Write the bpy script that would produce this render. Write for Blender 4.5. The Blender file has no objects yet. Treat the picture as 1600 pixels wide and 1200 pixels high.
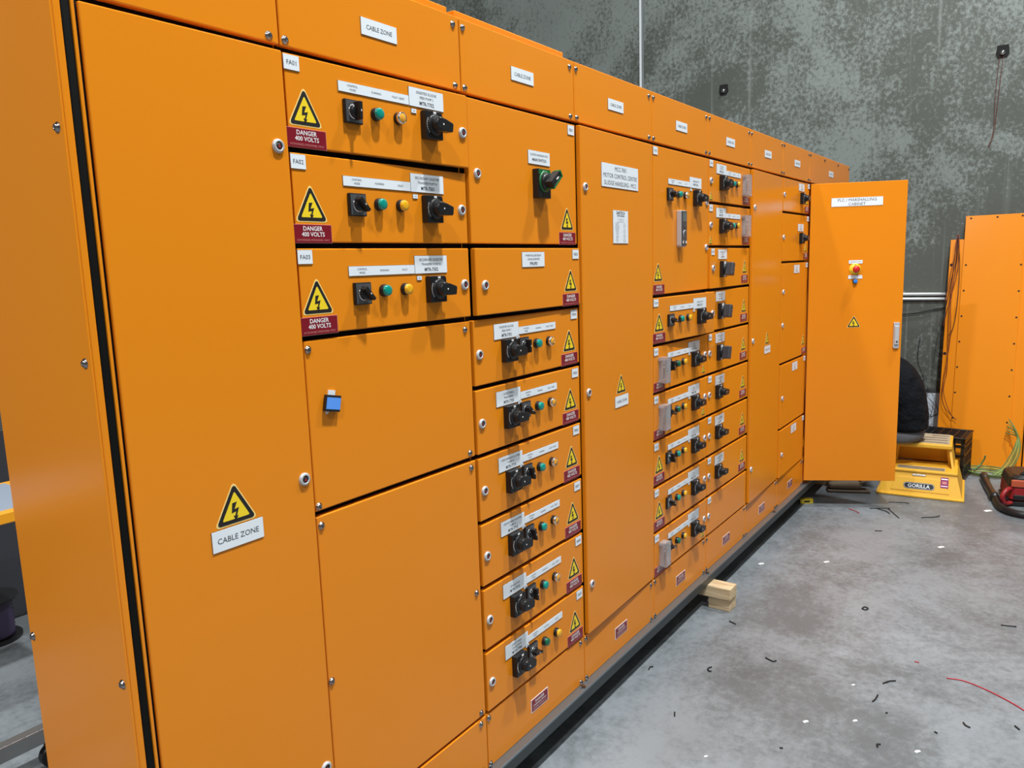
import bpy, bmesh, math, random
from mathutils import Vector, Matrix
R = math.radians
random.seed(7)
C = bpy.context.scene.collection
SC = bpy.context.scene

# ---------------------------------------------------------------- camera
cd = bpy.data.cameras.new('camera'); cam = bpy.data.objects.new('camera', cd); C.objects.link(cam)
cd.sensor_width = 36.0; cd.lens = 1203.5/1600*36; cd.clip_end = 100
yaw, pitch, roll = R(54.55891), R(-8.72463), R(-1.86964)
fw = Vector((math.sin(yaw)*math.cos(pitch), math.cos(yaw)*math.cos(pitch), math.sin(pitch)))
rt = Vector((math.cos(yaw), -math.sin(yaw), 0)); up = rt.cross(fw)
r2 = rt*math.cos(roll)+up*math.sin(roll); u2 = -rt*math.sin(roll)+up*math.cos(roll)
m = Matrix((r2, u2, -fw)).transposed().to_4x4(); m.translation = (0, -1.35593, 1.704)
cam.matrix_world = m
SC.camera = cam

# ---------------------------------------------------------------- world, lamps, exposure
w = bpy.data.worlds.new('world'); SC.world = w; w.use_nodes = True
w.node_tree.nodes['Background'].inputs[0].default_value = (0.8, 0.9, 1.0, 1)
w.node_tree.nodes['Background'].inputs[1].default_value = 0.05
SC.view_settings.view_transform = 'Standard'; SC.view_settings.look = 'None'
SC.view_settings.exposure = -0.45; SC.view_settings.gamma = 1.0
SC.view_settings.use_curve_mapping = False
LAMPS = [(1.6, -2.3, 8.2, 950), (5.2, -2.3, 8.2, 470), (-4.6, -3.6, 8.2, 540),
         (1.0, -9.0, 8.2, 30), (6.0, -9.0, 8.2, 30), (-6.0, -9.0, 8.2, 90), (-5.5, 1.5, 8.2, 860), (3.0, 5.0, 8.2, 70)]

# ---------------------------------------------------------------- helpers
def srgb(r, g, b):
    f = lambda c: (c/255/12.92) if c/255 <= .04045 else ((c/255+.055)/1.055)**2.4
    return (f(r), f(g), f(b), 1)

def mat(name, col, rough=.5, metal=0., coat=0., bump=None, spec=.5, trans=0., alpha=1., ior=1.5, emit=None):
    m = bpy.data.materials.new(name); m.use_nodes = True
    nt = m.node_tree; b = nt.nodes['Principled BSDF']
    b.inputs['Base Color'].default_value = col; b.inputs['Roughness'].default_value = rough
    b.inputs['Metallic'].default_value = metal; b.inputs['IOR'].default_value = ior
    b.inputs['Specular IOR Level'].default_value = spec; b.inputs['Coat Weight'].default_value = coat; b.inputs['Coat Roughness'].default_value = .08
    b.inputs['Transmission Weight'].default_value = trans; b.inputs['Alpha'].default_value = alpha
    if emit: b.inputs['Emission Color'].default_value = col; b.inputs['Emission Strength'].default_value = emit
    if bump:
        sc, st = bump[:2]
        tc = nt.nodes.new('ShaderNodeTexCoord'); n = nt.nodes.new('ShaderNodeTexNoise'); bp = nt.nodes.new('ShaderNodeBump')
        n.inputs['Scale'].default_value = sc; n.inputs['Detail'].default_value = 4
        bp.inputs['Strength'].default_value = st; bp.inputs['Distance'].default_value = bump[2] if len(bump) > 2 else .002
        nt.links.new(tc.outputs['Object'], n.inputs['Vector']); nt.links.new(n.outputs['Fac'], bp.inputs['Height'])
        nt.links.new(bp.outputs['Normal'], b.inputs['Normal'])
    return m

ORANGE = mat('orange_powder_coat', (0.80, 0.250, 0.010, 1), .20, spec=.32, bump=(160, .03))
GASKET_SHADE = mat('black_gasket_and_shade', (0.004, 0.004, 0.004, 1), .6, spec=.15)  # gasket rubber, also the shade in door gaps put in as black
LABEL = mat('white_label', (0.80, 0.85, 0.90, 1), .35)
INK = mat('label_ink', (0.03, 0.035, 0.05, 1), .6)
INKG = mat('label_ink_light', (0.05, 0.055, 0.07, 1), .6)
YEL = mat('sign_yellow', (0.92, 0.66, 0.02, 1), .4)
PALE = mat('sign_edge_yellow', (0.95, 0.72, 0.25, 1), .4)
BLK = mat('sign_black', (0.012, 0.01, 0.01, 1), .5)
RED = mat('danger_red', (0.21, 0.005, 0.016, 1), .35)
REDEDGE = mat('danger_edge', (0.62, 0.22, 0.2, 1), .4)
WHT = mat('danger_white', (0.85, 0.82, 0.82, 1), .4)
PLASTIC = mat('black_switch_plastic', (0.012, 0.012, 0.013, 1), .34, spec=.35, bump=(300, .02))
GRIPG = mat('grip_dark_grey', (0.035, 0.038, 0.045, 1), .35); DOTB = mat('padlock_hole_blue', (0.03, 0.07, 0.13, 1), .3)
SATIN = mat('satin_grey_faceplate', (0.16, 0.16, 0.17, 1), .35, .6)
CHROME = mat('bright_metal', (0.75, 0.75, 0.77, 1), .15, 1.)
STEEL = mat('screw_steel', (0.33, 0.30, 0.29, 1), .22, 1.)
LOCKGREY = mat('lock_grey', (0.55, 0.56, 0.58, 1), .35, .2)
LOCKRED = mat('lock_red', (0.35, 0.02, 0.02, 1), .5)
TEAL = mat('green_lens_teal', (0.0, 0.27, 0.21, 1), .18, coat=.6)
GREEN = mat('green_lens_dark', (0.0, 0.12, 0.05, 1), .18, coat=.6)
AMBER = mat('amber_lens', (0.85, 0.42, 0.01, 1), .2, coat=.5)
AMBERP = mat('amber_button', (0.8, 0.36, 0.03, 1), .3, coat=.3)
MAINGREEN = mat('main_switch_green', (0.005, 0.13, 0.03, 1), .4)
CLEAR = mat('clear_plastic', (0.92, 0.9, 0.92, 1), .05, trans=.80, ior=1.3)
SMOKE = mat('smoked_window', (0.05, 0.05, 0.06, 1), .1, coat=.5)
KEYPAD = mat('keypad_grey', (0.06, 0.065, 0.07, 1), .4)
SILVER = mat('keypad_silver', (0.55, 0.57, 0.62, 1), .35, .3)
SCREEN = mat('screen_grey', (0.13, 0.15, 0.14, 1), .2)
BLUE = mat('blue_plastic', (0.02, 0.22, 0.75, 1), .35)
PALEBLUE = mat('blue_sticker', (0.10, 0.32, 0.9, 1), .5)
ESTOPRED = mat('emergency_red', (0.6, 0.02, 0.015, 1), .35)
ESTOPYEL = mat('emergency_yellow', (0.85, 0.6, 0.02, 1), .4)
GALV = mat('galvanised_rail', (0.22, 0.26, 0.29, 1), .3, .7, bump=(40, .1)); GALV_SHADED = mat('galvanised_rail_web_shaded', (0.05, 0.06, 0.065, 1), .45, .5, bump=(40, .1))  # second one: dark galvanised steel with the lower face's shade painted in
TIMBER = None

# ---- mesh builder: boxes, cylinders, prisms and text in one mesh with material slots
class MB:
    def __init__(s): s.bm = bmesh.new(); s.mats = []
    def mi(s, m):
        if m not in s.mats: s.mats.append(m)
        return s.mats.index(m)
    def _fin(s, vs, m, M=None, smooth=False):
        fs = set()
        for v in vs:
            for f in v.link_faces: fs.add(f)
        k = s.mi(m)
        for f in fs: f.material_index = k; f.smooth = smooth
        if M is not None: bmesh.ops.transform(s.bm, matrix=M, verts=list(vs))
    def box(s, x0, x1, y0, y1, z0, z1, m, bev=0., seg=2, M=None):
        t = bmesh.new(); bmesh.ops.create_cube(t, size=1)
        for v in t.verts:
            v.co = Vector(((v.co.x+.5)*(x1-x0)+x0, (v.co.y+.5)*(y1-y0)+y0, (v.co.z+.5)*(z1-z0)+z0))
        if bev: bmesh.ops.bevel(t, geom=list(t.edges), offset=bev, segments=seg, profile=.5, affect='EDGES')
        s.merge(t, m, M, smooth=False); return s
    def merge(s, t, m, M=None, smooth=False):
        k = s.mi(m); vm = {}
        for v in t.verts: vm[v] = s.bm.verts.new(M @ v.co if M is not None else v.co)
        for f in t.faces:
            try:
                g = s.bm.faces.new([vm[v] for v in f.verts]); g.material_index = k; g.smooth = smooth or f.smooth
            except ValueError: pass
        t.free()
    def lathe(s, prof, m, n=28, M=None, axis='y', smooth=True):
        # prof: list of (radius, height); axis y means height goes towards -y
        t = bmesh.new(); rings = []
        for r, h in prof:
            if r < 1e-6: rings.append([t.verts.new((0, -h, 0) if axis == 'y' else (0, 0, h))]); continue
            rings.append([t.verts.new((r*math.cos(2*math.pi*i/n), -h, r*math.sin(2*math.pi*i/n)) if axis == 'y' else
                                      (r*math.cos(2*math.pi*i/n), r*math.sin(2*math.pi*i/n), h)) for i in range(n)])
        for a, b in zip(rings, rings[1:]):
            for i in range(n):
                j = (i+1) % n
                q = [a[i % len(a)], a[j % len(a)], b[j % len(b)], b[i % len(b)]]
                q2 = []
                for v in q:
                    if v not in q2: q2.append(v)
                if len(q2) > 2:
                    try: t.faces.new(q2)
                    except ValueError: pass
        for f in t.faces: f.smooth = smooth
        bmesh.ops.recalc_face_normals(t, faces=t.faces)
        s.merge(t, m, M); return s
    def cyl(s, r, h0, h1, m, n=24, M=None, axis='y', bev=0.):
        if bev: p = [(0, h0), (r, h0), (r, h1-bev), (r-bev, h1), (0, h1)]
        else: p = [(0, h0), (r, h0), (r, h1), (0, h1)]
        return s.lathe(p, m, n, M, axis, smooth=False)
    def prism(s, pts, y0, y1, m, M=None, bev=0.):
        # polygon in local x,z extruded from y0 to y1
        t = bmesh.new()
        a = [t.verts.new((x, y0, z)) for x, z in pts]; b = [t.verts.new((x, y1, z)) for x, z in pts]
        t.faces.new(a); t.faces.new(b[::-1])
        n = len(pts)
        for i in range(n): t.faces.new([a[i], b[i], b[(i+1) % n], a[(i+1) % n]])
        bmesh.ops.recalc_face_normals(t, faces=t.faces)
        if bev: bmesh.ops.bevel(t, geom=list(t.edges), offset=bev, segments=2, profile=.5, affect='EDGES')
        s.merge(t, m, M); return s
    def tube(s, pts, r, m, n=8, M=None, closed=False):
        pts = [Vector(p) for p in pts]; t = bmesh.new(); rings = []
        N = len(pts); ref = Vector((0, 0, 1)); prev = None
        for i, p in enumerate(pts):
            d = (pts[min(i+1, N-1)]-pts[max(i-1, 0)]).normalized()
            if prev is None:
                a = d.cross(ref)
                if a.length < .05: a = d.cross(Vector((1, 0, 0)))
            else: a = prev - d*prev.dot(d)
            a.normalize(); prev = a; b = d.cross(a)
            rr = r[i] if isinstance(r, (list, tuple)) else r
            rings.append([t.verts.new(p+(a*math.cos(2*math.pi*k/n)+b*math.sin(2*math.pi*k/n))*rr) for k in range(n)])
        for A, B in zip(rings, rings[1:]):
            for k in range(n): t.faces.new([A[k], A[(k+1) % n], B[(k+1) % n], B[k]])
        t.faces.new(rings[0][::-1]); t.faces.new(rings[-1])
        for f in t.faces: f.smooth = True
        s.merge(t, m, M); return s
    def text(s, txt, size, x, z, y, m, bold=False, wmax=None, M=None, align='c'):
        me = text_mesh(txt, bold)
        xs = [v.co.x for v in me.vertices]
        if not xs: return s
        w0 = max(xs)-min(xs); sx = size
        if wmax and w0*size > wmax: sx = wmax/w0
        cx = (max(xs)+min(xs))/2 if align == 'c' else min(xs)
        k = s.mi(m); vm = []
        for v in me.vertices:
            c = Vector(((v.co.x-cx)*sx+x, y, v.co.y*size+z-size*.35))
            vm.append(s.bm.verts.new(M @ c if M is not None else c))
        for p in me.polygons:
            try: s.bm.faces.new([vm[i] for i in p.vertices]).material_index = k
            except ValueError: pass
        return s
    def mesh(s, name):
        me = bpy.data.meshes.new(name); s.bm.to_mesh(me); s.bm.free()
        for m in s.mats: me.materials.append(m)
        return me

_tx = {}
def text_mesh(txt, bold):
    k = (txt, bold)
    if k not in _tx:
        cu = bpy.data.curves.new('lettering', 'FONT'); cu.body = txt; cu.size = 1.0; cu.resolution_u = 2
        cu.offset = .015 if bold else .0; cu.fill_mode = 'FRONT'
        o = bpy.data.objects.new('lettering', cu)
        _tx[k] = bpy.data.meshes.new_from_object(o)
        bpy.data.objects.remove(o); bpy.data.curves.remove(cu)
    return _tx[k]

def obj(name, mesh, parent=None, loc=(0, 0, 0), rz=0., rot=None):
    if isinstance(mesh, MB): mesh = mesh.mesh(name)
    o = bpy.data.objects.new(name, mesh); C.objects.link(o)
    o.location = loc; o.rotation_euler = rot if rot else (0, 0, rz)
    if parent: o.parent = parent
    return o
def tag(o, label, cat, group=None, kind=None):
    o['label'] = label; o['category'] = cat
    if group: o['group'] = group
    if kind: o['kind'] = kind
    return o
def empty(name, loc, label, cat, group=None, rz=0.):
    o = bpy.data.objects.new(name, None); C.objects.link(o); o.empty_display_size = .1
    o.location = loc; o.rotation_euler = (0, 0, rz); return tag(o, label, cat, group)
def struct(name, mesh, loc=(0, 0, 0)):
    o = obj(name, mesh, None, loc); o['kind'] = 'structure'; return o

def cr_pts(P, n=6):
    P = [Vector(p) for p in P]; out = []
    for i in range(len(P)-1):
        a, b_, c_, d_ = P[max(i-1, 0)], P[i], P[i+1], P[min(i+2, len(P)-1)]
        for k in range(n):
            t = k/n; out.append(.5*((2*b_)+(c_-a)*t+(2*a-5*b_+4*c_-d_)*t*t+(3*b_-a-3*c_+d_)*t**3))
    return out+[P[-1]]

# ---------------------------------------------------------------- procedural surfaces
def concrete(name, light, dark, sc, lo, hi, rough, streak=0., fine=.5, fine_sc=60, stretch=(1, 1, 1), bumps=.15):
    m = bpy.data.materials.new(name); m.use_nodes = True; nt = m.node_tree; N = nt.nodes.new; L = nt.links.new
    b = nt.nodes['Principled BSDF']; tc = N('ShaderNodeTexCoord')
    mp = N('ShaderNodeMapping'); mp.inputs['Scale'].default_value = stretch; L(tc.outputs['Object'], mp.inputs['Vector'])
    def noise(s, det, rgh=.6, dist=0.):
        n = N('ShaderNodeTexNoise'); n.inputs['Scale'].default_value = s; n.inputs['Detail'].default_value = det
        n.inputs['Roughness'].default_value = rgh; n.inputs['Distortion'].default_value = dist
        L(mp.outputs['Vector'], n.inputs['Vector']); return n.outputs['Fac']
    def ramp(f, a, c):
        r = N('ShaderNodeMapRange'); r.inputs['From Min'].default_value = a; r.inputs['From Max'].default_value = c
        r.interpolation_type = 'SMOOTHSTEP'; L(f, r.inputs['Value']); return r.outputs['Result']
    def math_(op, a, c):
        q = N('ShaderNodeMath'); q.operation = op
        for i, v in enumerate((a, c)):
            if isinstance(v, (int, float)): q.inputs[i].default_value = v
            else: L(v, q.inputs[i])
        return q.outputs[0]
    big = noise(sc, 12, .68, .4); med = noise(sc*5, 8, .7); fi = noise(fine_sc, 6, .75)
    comb = math_('ADD', math_('MULTIPLY', big, 1.0), math_('MULTIPLY', math_('SUBTRACT', fi, .5), fine))
    comb = math_('ADD', comb, math_('MULTIPLY', math_('SUBTRACT', med, .5), .35))
    mask = ramp(comb, lo, hi)
    mx = N('ShaderNodeMix'); mx.data_type = 'RGBA'; mx.inputs['A'].default_value = dark; mx.inputs['B'].default_value = light
    L(mask, mx.inputs['Factor'])
    m2 = N('ShaderNodeMix'); m2.data_type = 'RGBA'; m2.blend_type = 'MULTIPLY'; m2.inputs['Factor'].default_value = 1
    L(mx.outputs['Result'], m2.inputs['A'])
    var = noise(sc*.6, 4); vr = N('ShaderNodeMapRange'); vr.inputs['From Min'].default_value = .3; vr.inputs['From Max'].default_value = .7
    vr.inputs['To Min'].default_value = .8; vr.inputs['To Max'].default_value = 1.15; L(var, vr.inputs['Value'])
    L(vr.outputs['Result'], m2.inputs['B'])
    out = m2.outputs['Result']
    if streak:
        ms = N('ShaderNodeMapping'); ms.inputs['Scale'].default_value = (1, 22, .35); L(tc.outputs['Object'], ms.inputs['Vector'])
        ns = N('ShaderNodeTexNoise'); ns.inputs['Scale'].default_value = 1; ns.inputs['Detail'].default_value = 5; L(ms.outputs['Vector'], ns.inputs['Vector'])
        sv = ramp(ns.outputs['Fac'], .60, .72); sf = math_('MULTIPLY', math_('MULTIPLY', sv, streak), ramp(var, .42, .6))
        m3 = N('ShaderNodeMix'); m3.data_type = 'RGBA'; m3.blend_type = 'MIX'; m3.inputs['B'].default_value = srgb(175, 182, 178)
        L(sf, m3.inputs['Factor']); L(out, m3.inputs['A']); out = m3.outputs['Result']
    L(out, b.inputs['Base Color']); b.inputs['Roughness'].default_value = rough
    bp = N('ShaderNodeBump'); bp.inputs['Strength'].default_value = bumps; bp.inputs['Distance'].default_value = .01
    L(fi, bp.inputs['Height']); L(bp.outputs['Normal'], b.inputs['Normal'])
    return m
WALLM = concrete('tilt_panel_concrete', srgb(127, 135, 131), srgb(82, 86, 80), .75, .40, .59, .5, streak=.22, fine=.75, fine_sc=30)
FLOORM = concrete('polished_concrete_floor', srgb(132, 138, 143), srgb(98, 103, 106), 1.3, .36, .66, .42, fine=.5, fine_sc=30)
DARKWALL = mat('dark_steel_wall', srgb(84, 88, 86), .5)
CEILM = mat('ceiling_sheet', srgb(120, 120, 118), .7)

def wood_mat():
    m = bpy.data.materials.new('pine_timber'); m.use_nodes = True; nt = m.node_tree; N = nt.nodes.new; L = nt.links.new
    b = nt.nodes['Principled BSDF']; tc = N('ShaderNodeTexCoord'); mp = N('ShaderNodeMapping')
    mp.inputs['Scale'].default_value = (14, 1.2, 40); L(tc.outputs['Object'], mp.inputs['Vector'])
    n = N('ShaderNodeTexNoise'); n.inputs['Scale'].default_value = 3; n.inputs['Detail'].default_value = 6; n.inputs['Distortion'].default_value = 1.0
    L(mp.outputs['Vector'], n.inputs['Vector'])
    r = N('ShaderNodeValToRGB'); r.color_ramp.elements[0].position = .3; r.color_ramp.elements[0].color = srgb(172, 140, 100)
    r.color_ramp.elements[1].position = .65; r.color_ramp.elements[1].color = srgb(226, 202, 164)
    L(n.outputs['Fac'], r.inputs['Fac']); L(r.outputs['Color'], b.inputs['Base Color']); b.inputs['Roughness'].default_value = .65
    return m
TIMBER = wood_mat()

# ---------------------------------------------------------------- the room
b = MB(); b.box(-9, 7.3, -12, 8, -.2, 0, FLOORM); struct('floor', b)
b = MB(); b.box(7.3, 7.5, -12, 2.12, 0, 9, WALLM); struct('wall_right', b)
b = MB(); b.box(7.3, 7.5, 2.155, 8, 0, 9, WALLM, 0); struct('wall_right', b)
b = MB(); b.box(7.318, 7.4, 2.12, 2.155, 0, 9, mat('joint_sealant', srgb(150, 156, 158), .6))
b.box(7.292, 7.3, 2.145, 2.165, 0, 9, mat('joint_sealant_white', srgb(222, 228, 232), .6)); struct('trim_1', b)
b = MB(); b.box(-9, 7.5, 8, 8.2, 0, 9, DARKWALL); struct('wall_back', b)
SHEDM = mat('shed_wall', srgb(105, 108, 110), .6)
b = MB(); b.box(-9.2, -9, -12, 8, 0, 9, SHEDM); struct('wall_left', b)
b = MB(); b.box(-9, 7.5, -12.2, -12, 0, 9, SHEDM); struct('wall_front', b)
b = MB(); b.box(-9, 7.5, -12, 8, 9, 9.2, CEILM); struct('ceiling', b)
for i, (x, y, z, e) in enumerate(LAMPS):
    ld = bpy.data.lights.new('high_bay_light', 'AREA'); ld.shape = 'DISK'; ld.size = .34; ld.energy = e; ld.color = (.97, 1, 1)
    lo = bpy.data.objects.new('high_bay_light', ld); C.objects.link(lo); lo.location = (x, y, z-.03)
    t = empty('high_bay_lamp', (x, y, z), 'round aluminium high bay lamp hanging from the ceiling', 'lamp', 'high bay lamps under the ceiling')
    q = MB(); q.lathe([(0, .25), (.1, .25), (.12, .1), (.2, .06), (.2, 0), (.18, 0), (.18, .03), (0, .03)], SILVER, 24, axis='z'); obj('lamp_housing', q, t)
    q = MB(); q.cyl(.01, .25, .8, STEEL, 8, axis='z'); obj('suspension_rod', q, t)

# ---------------------------------------------------------------- small panel parts (back face on y = 0, front towards -y)
_cache = {}
def cached(key, fn):
    if key not in _cache: _cache[key] = fn().mesh(key[0])
    return _cache[key]

def label_mesh(w, h, lines, t=.0022):
    def f():
        q = MB(); q.box(-w/2, w/2, -t, 0, -h/2, h/2, LABEL)
        q.box(-w/2-.0006, w/2+.0006, -.0008, 0, -h/2-.0006, h/2+.0006, BLK)
        for (tx, sz, x, z, bold) in lines: q.text(tx, sz, x, z, -t-.0003, INK if bold else INKG, bold, wmax=None if x else w*.92)
        return q
    return cached(('label', w, h, tuple(lines)), f)

def tag_mesh(tx): return label_mesh(.040, .030, [(tx, .0135, 0, 0, False)])
def strip_mesh(w=.222, third='FAULT'):
    a = w/2
    return label_mesh(w, .022, [('CONTROL', .0066, -a+.042, .0042, False), ('MODE', .0066, -a+.042, -.0042, False),
                                ('RUNNING', .0066, .004, 0, False), (third, .0066, a-.036, 0, False)])
def motor_mesh(l1, l2, l3):
    ls = [(l3, .0125, 0, -.0125 if l2 else -.008, True)]
    if l2: ls += [(l1, .0088, 0, .0125, False), (l2, .0088, 0, .001, False)]
    else: ls += [(l1, .0088, 0, .006, False)]
    return label_mesh(.126, .045, ls)

BOLT = [(-7, 19), (4, 20), (-3, 4), (8, 6), (1.5, -13), (5.5, -12), (-1.5, -24), (-6, -11), (-2.5, -11.5), (1, -2), (-10, -4)]
def warn_mesh(s=1.0):
    def f():
        q = MB(); H = .080*s; W = .090*s
        def tri(k, r):
            # rounded triangle scaled about its centroid
            base = [(0, H*2/3), (-W/2, -H/3), (W/2, -H/3)]; out = []
            for i in range(3):
                P = Vector(base[i])*k; A = (Vector(base[i-1])*k-P).normalized(); B = (Vector(base[(i+1) % 3])*k-P).normalized()
                out += [tuple(P+A*r), tuple(P+(A+B)*r*.32), tuple(P+B*r)]
            return out
        q.prism(tri(1.04, .009*s), 0, -.0004, PALE); q.prism(tri(.95, .008*s), -.0003, -.0008, BLK)
        q.prism(tri(.66, .003*s), -.0006, -.0011, YEL)
        q.prism([(x*.00092*s, (z*.00082+.000)*s-.002*s) for x, z in BOLT], -.0009, -.0014, BLK)
        return q
    return cached(('warning_sign', s), f)
def danger_mesh():
    def f():
        q = MB(); q.box(-.0535, .0535, -.0009, 0, -.0205, .0205, REDEDGE); q.box(-.0522, .0522, -.0014, 0, -.0192, .0192, RED)
        q.text('DANGER', .0135, 0, .0115, -.0017, WHT, True); q.text('400 VOLTS', .0135, 0, -.001, -.0017, WHT, True)
        q.text('AUTHORISED PERSONNEL ONLY', .0062, 0, -.0135, -.0017, REDEDGE, False, wmax=.1); return q
    return cached(('danger_label',), f)
def busbar_mesh():
    def f():
        q = MB(); q.box(-.052, .052, -.0009, 0, -.0235, .0235, WHT); q.box(-.049, .049, -.0014, 0, -.0205, .0205, RED)
        q.text('DANGER', .0135, 0, .0105, -.0017, WHT, True); q.text('LIVE BUSBARS BEHIND', .0078, 0, -.002, -.0017, WHT, True, wmax=.092)
        q.text('AUTHORISED PERSONNEL ONLY', .0055, 0, -.0125, -.0017, WHT, False, wmax=.092); return q
    return cached(('busbar_label',), f)
def screw_mesh():
    def f():
        q = MB(); q.lathe([(.0092, 0), (.0092, .0012), (.0075, .0016), (.007, .0035), (.005, .0056), (.0028, .0064), (.0028, .004), (0, .004)], STEEL, 18)
        return q
    return cached(('screw',), f)
def lock_mesh():
    def f():
        q = MB(); q.lathe([(.0145, 0), (.0145, .003), (.0125, .006), (.0088, .0068), (.0078, .004), (.0078, .003), (0, .003)], LOCKGREY, 24)
        q.lathe([(.0078, .003), (.0072, .0056), (0, .0056)], BLK, 20); q.prism([(-.0035, -.0035), (.0035, -.0035), (0, .004)], -.005, -.0062, LOCKRED)
        return q
    return cached(('door_lock',), f)
def lamp_mesh(kind):
    def f():
        q = MB(); q.lathe([(.0150, 0), (.0150, .006), (.0140, .012), (.0128, .013), (0, .013)], PLASTIC, 28)
        if kind == 'button':
            q.lathe([(.0142, .006), (.0146, .013), (.0136, .0175), (.0118, .0178), (.0115, .0165)], CHROME, 28)
            q.lathe([(.0117, .012), (.0117, .0165), (.0100, .018), (0, .018)], AMBERP, 28)
        else:
            q.lathe([(.0132, .010), (.0132, .017), (.0118, .0195), (.007, .0205), (0, .0206)], {'teal': TEAL, 'green': GREEN, 'amber': AMBER, 'blue': BLUE}[kind], 28)
        return q
    return cached(('indicator_lamp', kind), f)
def control_mesh(ang):
    def f():
        q = MB(); q.box(-.026, .026, -.009, 0, -.026, .026, PLASTIC, .0015); q.box(-.0235, .0235, -.0098, -.008, -.0235, .0235, SATIN)
        q.lathe([(.0165, .009), (.0165, .0115), (.0150, .0118)], CHROME, 26); q.lathe([(.0158, .009), (.015, .017), (.012, .02), (0, .02)], PLASTIC, 26)
        M = Matrix.Rotation(ang, 4, 'Y')
        q.prism([(-.020, -.0055), (.020, -.004), (.020, .004), (-.020, .0055)], -.014, -.034, PLASTIC, M, bev=.0015)
        q.box(-.002, .0005+.002, -.0345, -.0338, -.001, .001, WHT, M=M)
        for a in (-45, 0, 45): q.text('|' if a else 'O', .006, .02*math.sin(R(a)), .0195*math.cos(R(a)), -.01, INK)
        return q
    return cached(('control_switch', round(ang, 3)), f)
def isolator_mesh(ang=0.):
    def f():
        q = MB(); q.prism([(-.031, -.035), (.031, -.035), (.031, .029), (.026, .034), (-.031, .034)], 0, -.020, PLASTIC, bev=.002)
        q.lathe([(.0265, .020), (.0265, .024), (.0245, .027), (0, .027)], PLASTIC, 32)
        # white arc marks of the dial
        for k in range(9):
            a = R(150+k*9); q.box(-.0006, .0006, -.0206, -.0199, -.0018, .0018, WHT, M=Matrix.Translation((.0283*math.cos(a), 0, .0283*math.sin(a))) @ Matrix.Rotation(-a+math.pi/2, 4, 'Y'))
        q.box(-.004, .006, -.0212, -.0199, .0275, .0325, WHT)
        M = Matrix.Rotation(ang, 4, 'Y')
        q.lathe([(.019, .025), (.0185, .038), (.0165, .045), (0, .046)], PLASTIC, 28)
        q.prism([(-.014, -.0135), (.012, -.0155), (.040, -.0115), (.042, -.008), (.042, .008), (.040, .0115), (.012, .0155), (-.014, .0135)], -.024, -.047, PLASTIC, M, bev=.002)
        q.cyl(.0022, .0468, .0475, WHT, 10, M=M @ Matrix.Translation((.004, 0, 0)))
        return q
    return cached(('isolator_switch', round(ang, 3)), f)
def grip_mesh():
    def f():
        q = MB(); q.prism([(-.031, -.040), (.031, -.040), (.031, .038), (-.031, .038)], 0, -.016, PLASTIC, bev=.002)
        q.box(-.012, .012, -.0168, -.015, .012, .036, LABEL); q.box(-.010, .010, -.0168, -.015, -.038, -.026, LABEL)
        q.lathe([(.024, .016), (.024, .022), (.021, .026), (0, .026)], PLASTIC, 30)
        M = Matrix.Rotation(R(10), 4, 'Y')
        q.prism([(-.020, -.032), (.018, -.032), (.024, .031), (-.012, .031)], -.022, -.058, GRIPG, M, bev=.004)
        for z in (-.017, 0, .017): q.lathe([(.0065, 0), (.0052, .0016), (0, .0012)], DOTB, 12, M=M @ Matrix.Translation((.004, -.0577, z)))
        return q
    return cached(('grip_isolator_switch',), f)
def main_mesh():
    def f():
        q = MB(); q.box(-.036, .036, -.022, 0, -.050, .038, PLASTIC, .002)
        q.box(-.034, .034, -.0226, -.021, .022, .0365, MAINGREEN); q.lathe([(.032, .022), (.032, .0245), (.027, .0255)], MAINGREEN, 32)
        q.lathe([(.027, .022), (.027, .030), (.022, .038), (0, .04)], PLASTIC, 30)
        q.prism([(-.014, .022), (.014, .022), (.010, .032), (-.010, .032)], -.0225, -.024, WHT)
        M = Matrix.Rotation(R(-38), 4, 'Y')
        q.prism([(-.022, -.012), (.040, -.010), (.040, .010), (-.022, .012)], -.034, -.062, PLASTIC, M, bev=.002)
        q.prism([(-.023, -.0145), (.042, -.0125), (.042, -.0085), (-.023, -.0100)], -.030, -.064, MAINGREEN, M)
        q.prism([(.036, -.0105), (.0425, -.0105), (.0425, .0105), (.036, .0105)], -.040, -.064, MAINGREEN, M)
        q.box(.006, .020, -.0645, -.0615, -.001, .001, WHT, M=M)
        return q
    return cached(('main_switch',), f)
def cover_mesh():
    def f():
        q = MB(); W, H, D, t = .046, .108, .034, .0022
        q.box(-W/2, W/2, -D, -D+t, -H/2, H/2, CLEAR); q.box(-W/2, -W/2+t, -D+t, 0, -H/2, H/2, CLEAR); q.box(W/2-t, W/2, -D+t, 0, -H/2, H/2, CLEAR)
        q.box(-W/2+t, W/2-t, -D+t, 0, H/2-t, H/2, CLEAR); q.box(-W/2+t, W/2-t, -D+t, 0, -H/2, -H/2+t, CLEAR)
        for z in (-.046, -.020, .020, .046): q.box(W/2, W/2+.006, -.026, -.006, z-.004, z+.004, CLEAR)
        for z in (-.046, .046): q.box(-W/2-.006, -W/2, -.018, 0, z-.005, z+.005, CLEAR)
        q.box(-.014, .014, -.014, 0, -.042, .042, LOCKGREY, .001); q.box(-.009, .009, -.0148, -.0135, -.036, .036, SMOKE)
        for z in (-.028, -.008, .012, .030): q.box(-.007, .007, -.0155, -.0145, z-.004, z+.004, LABEL if z > 0 else PLASTIC)
        return q
    return cached(('switch_cover',), f)
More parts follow.
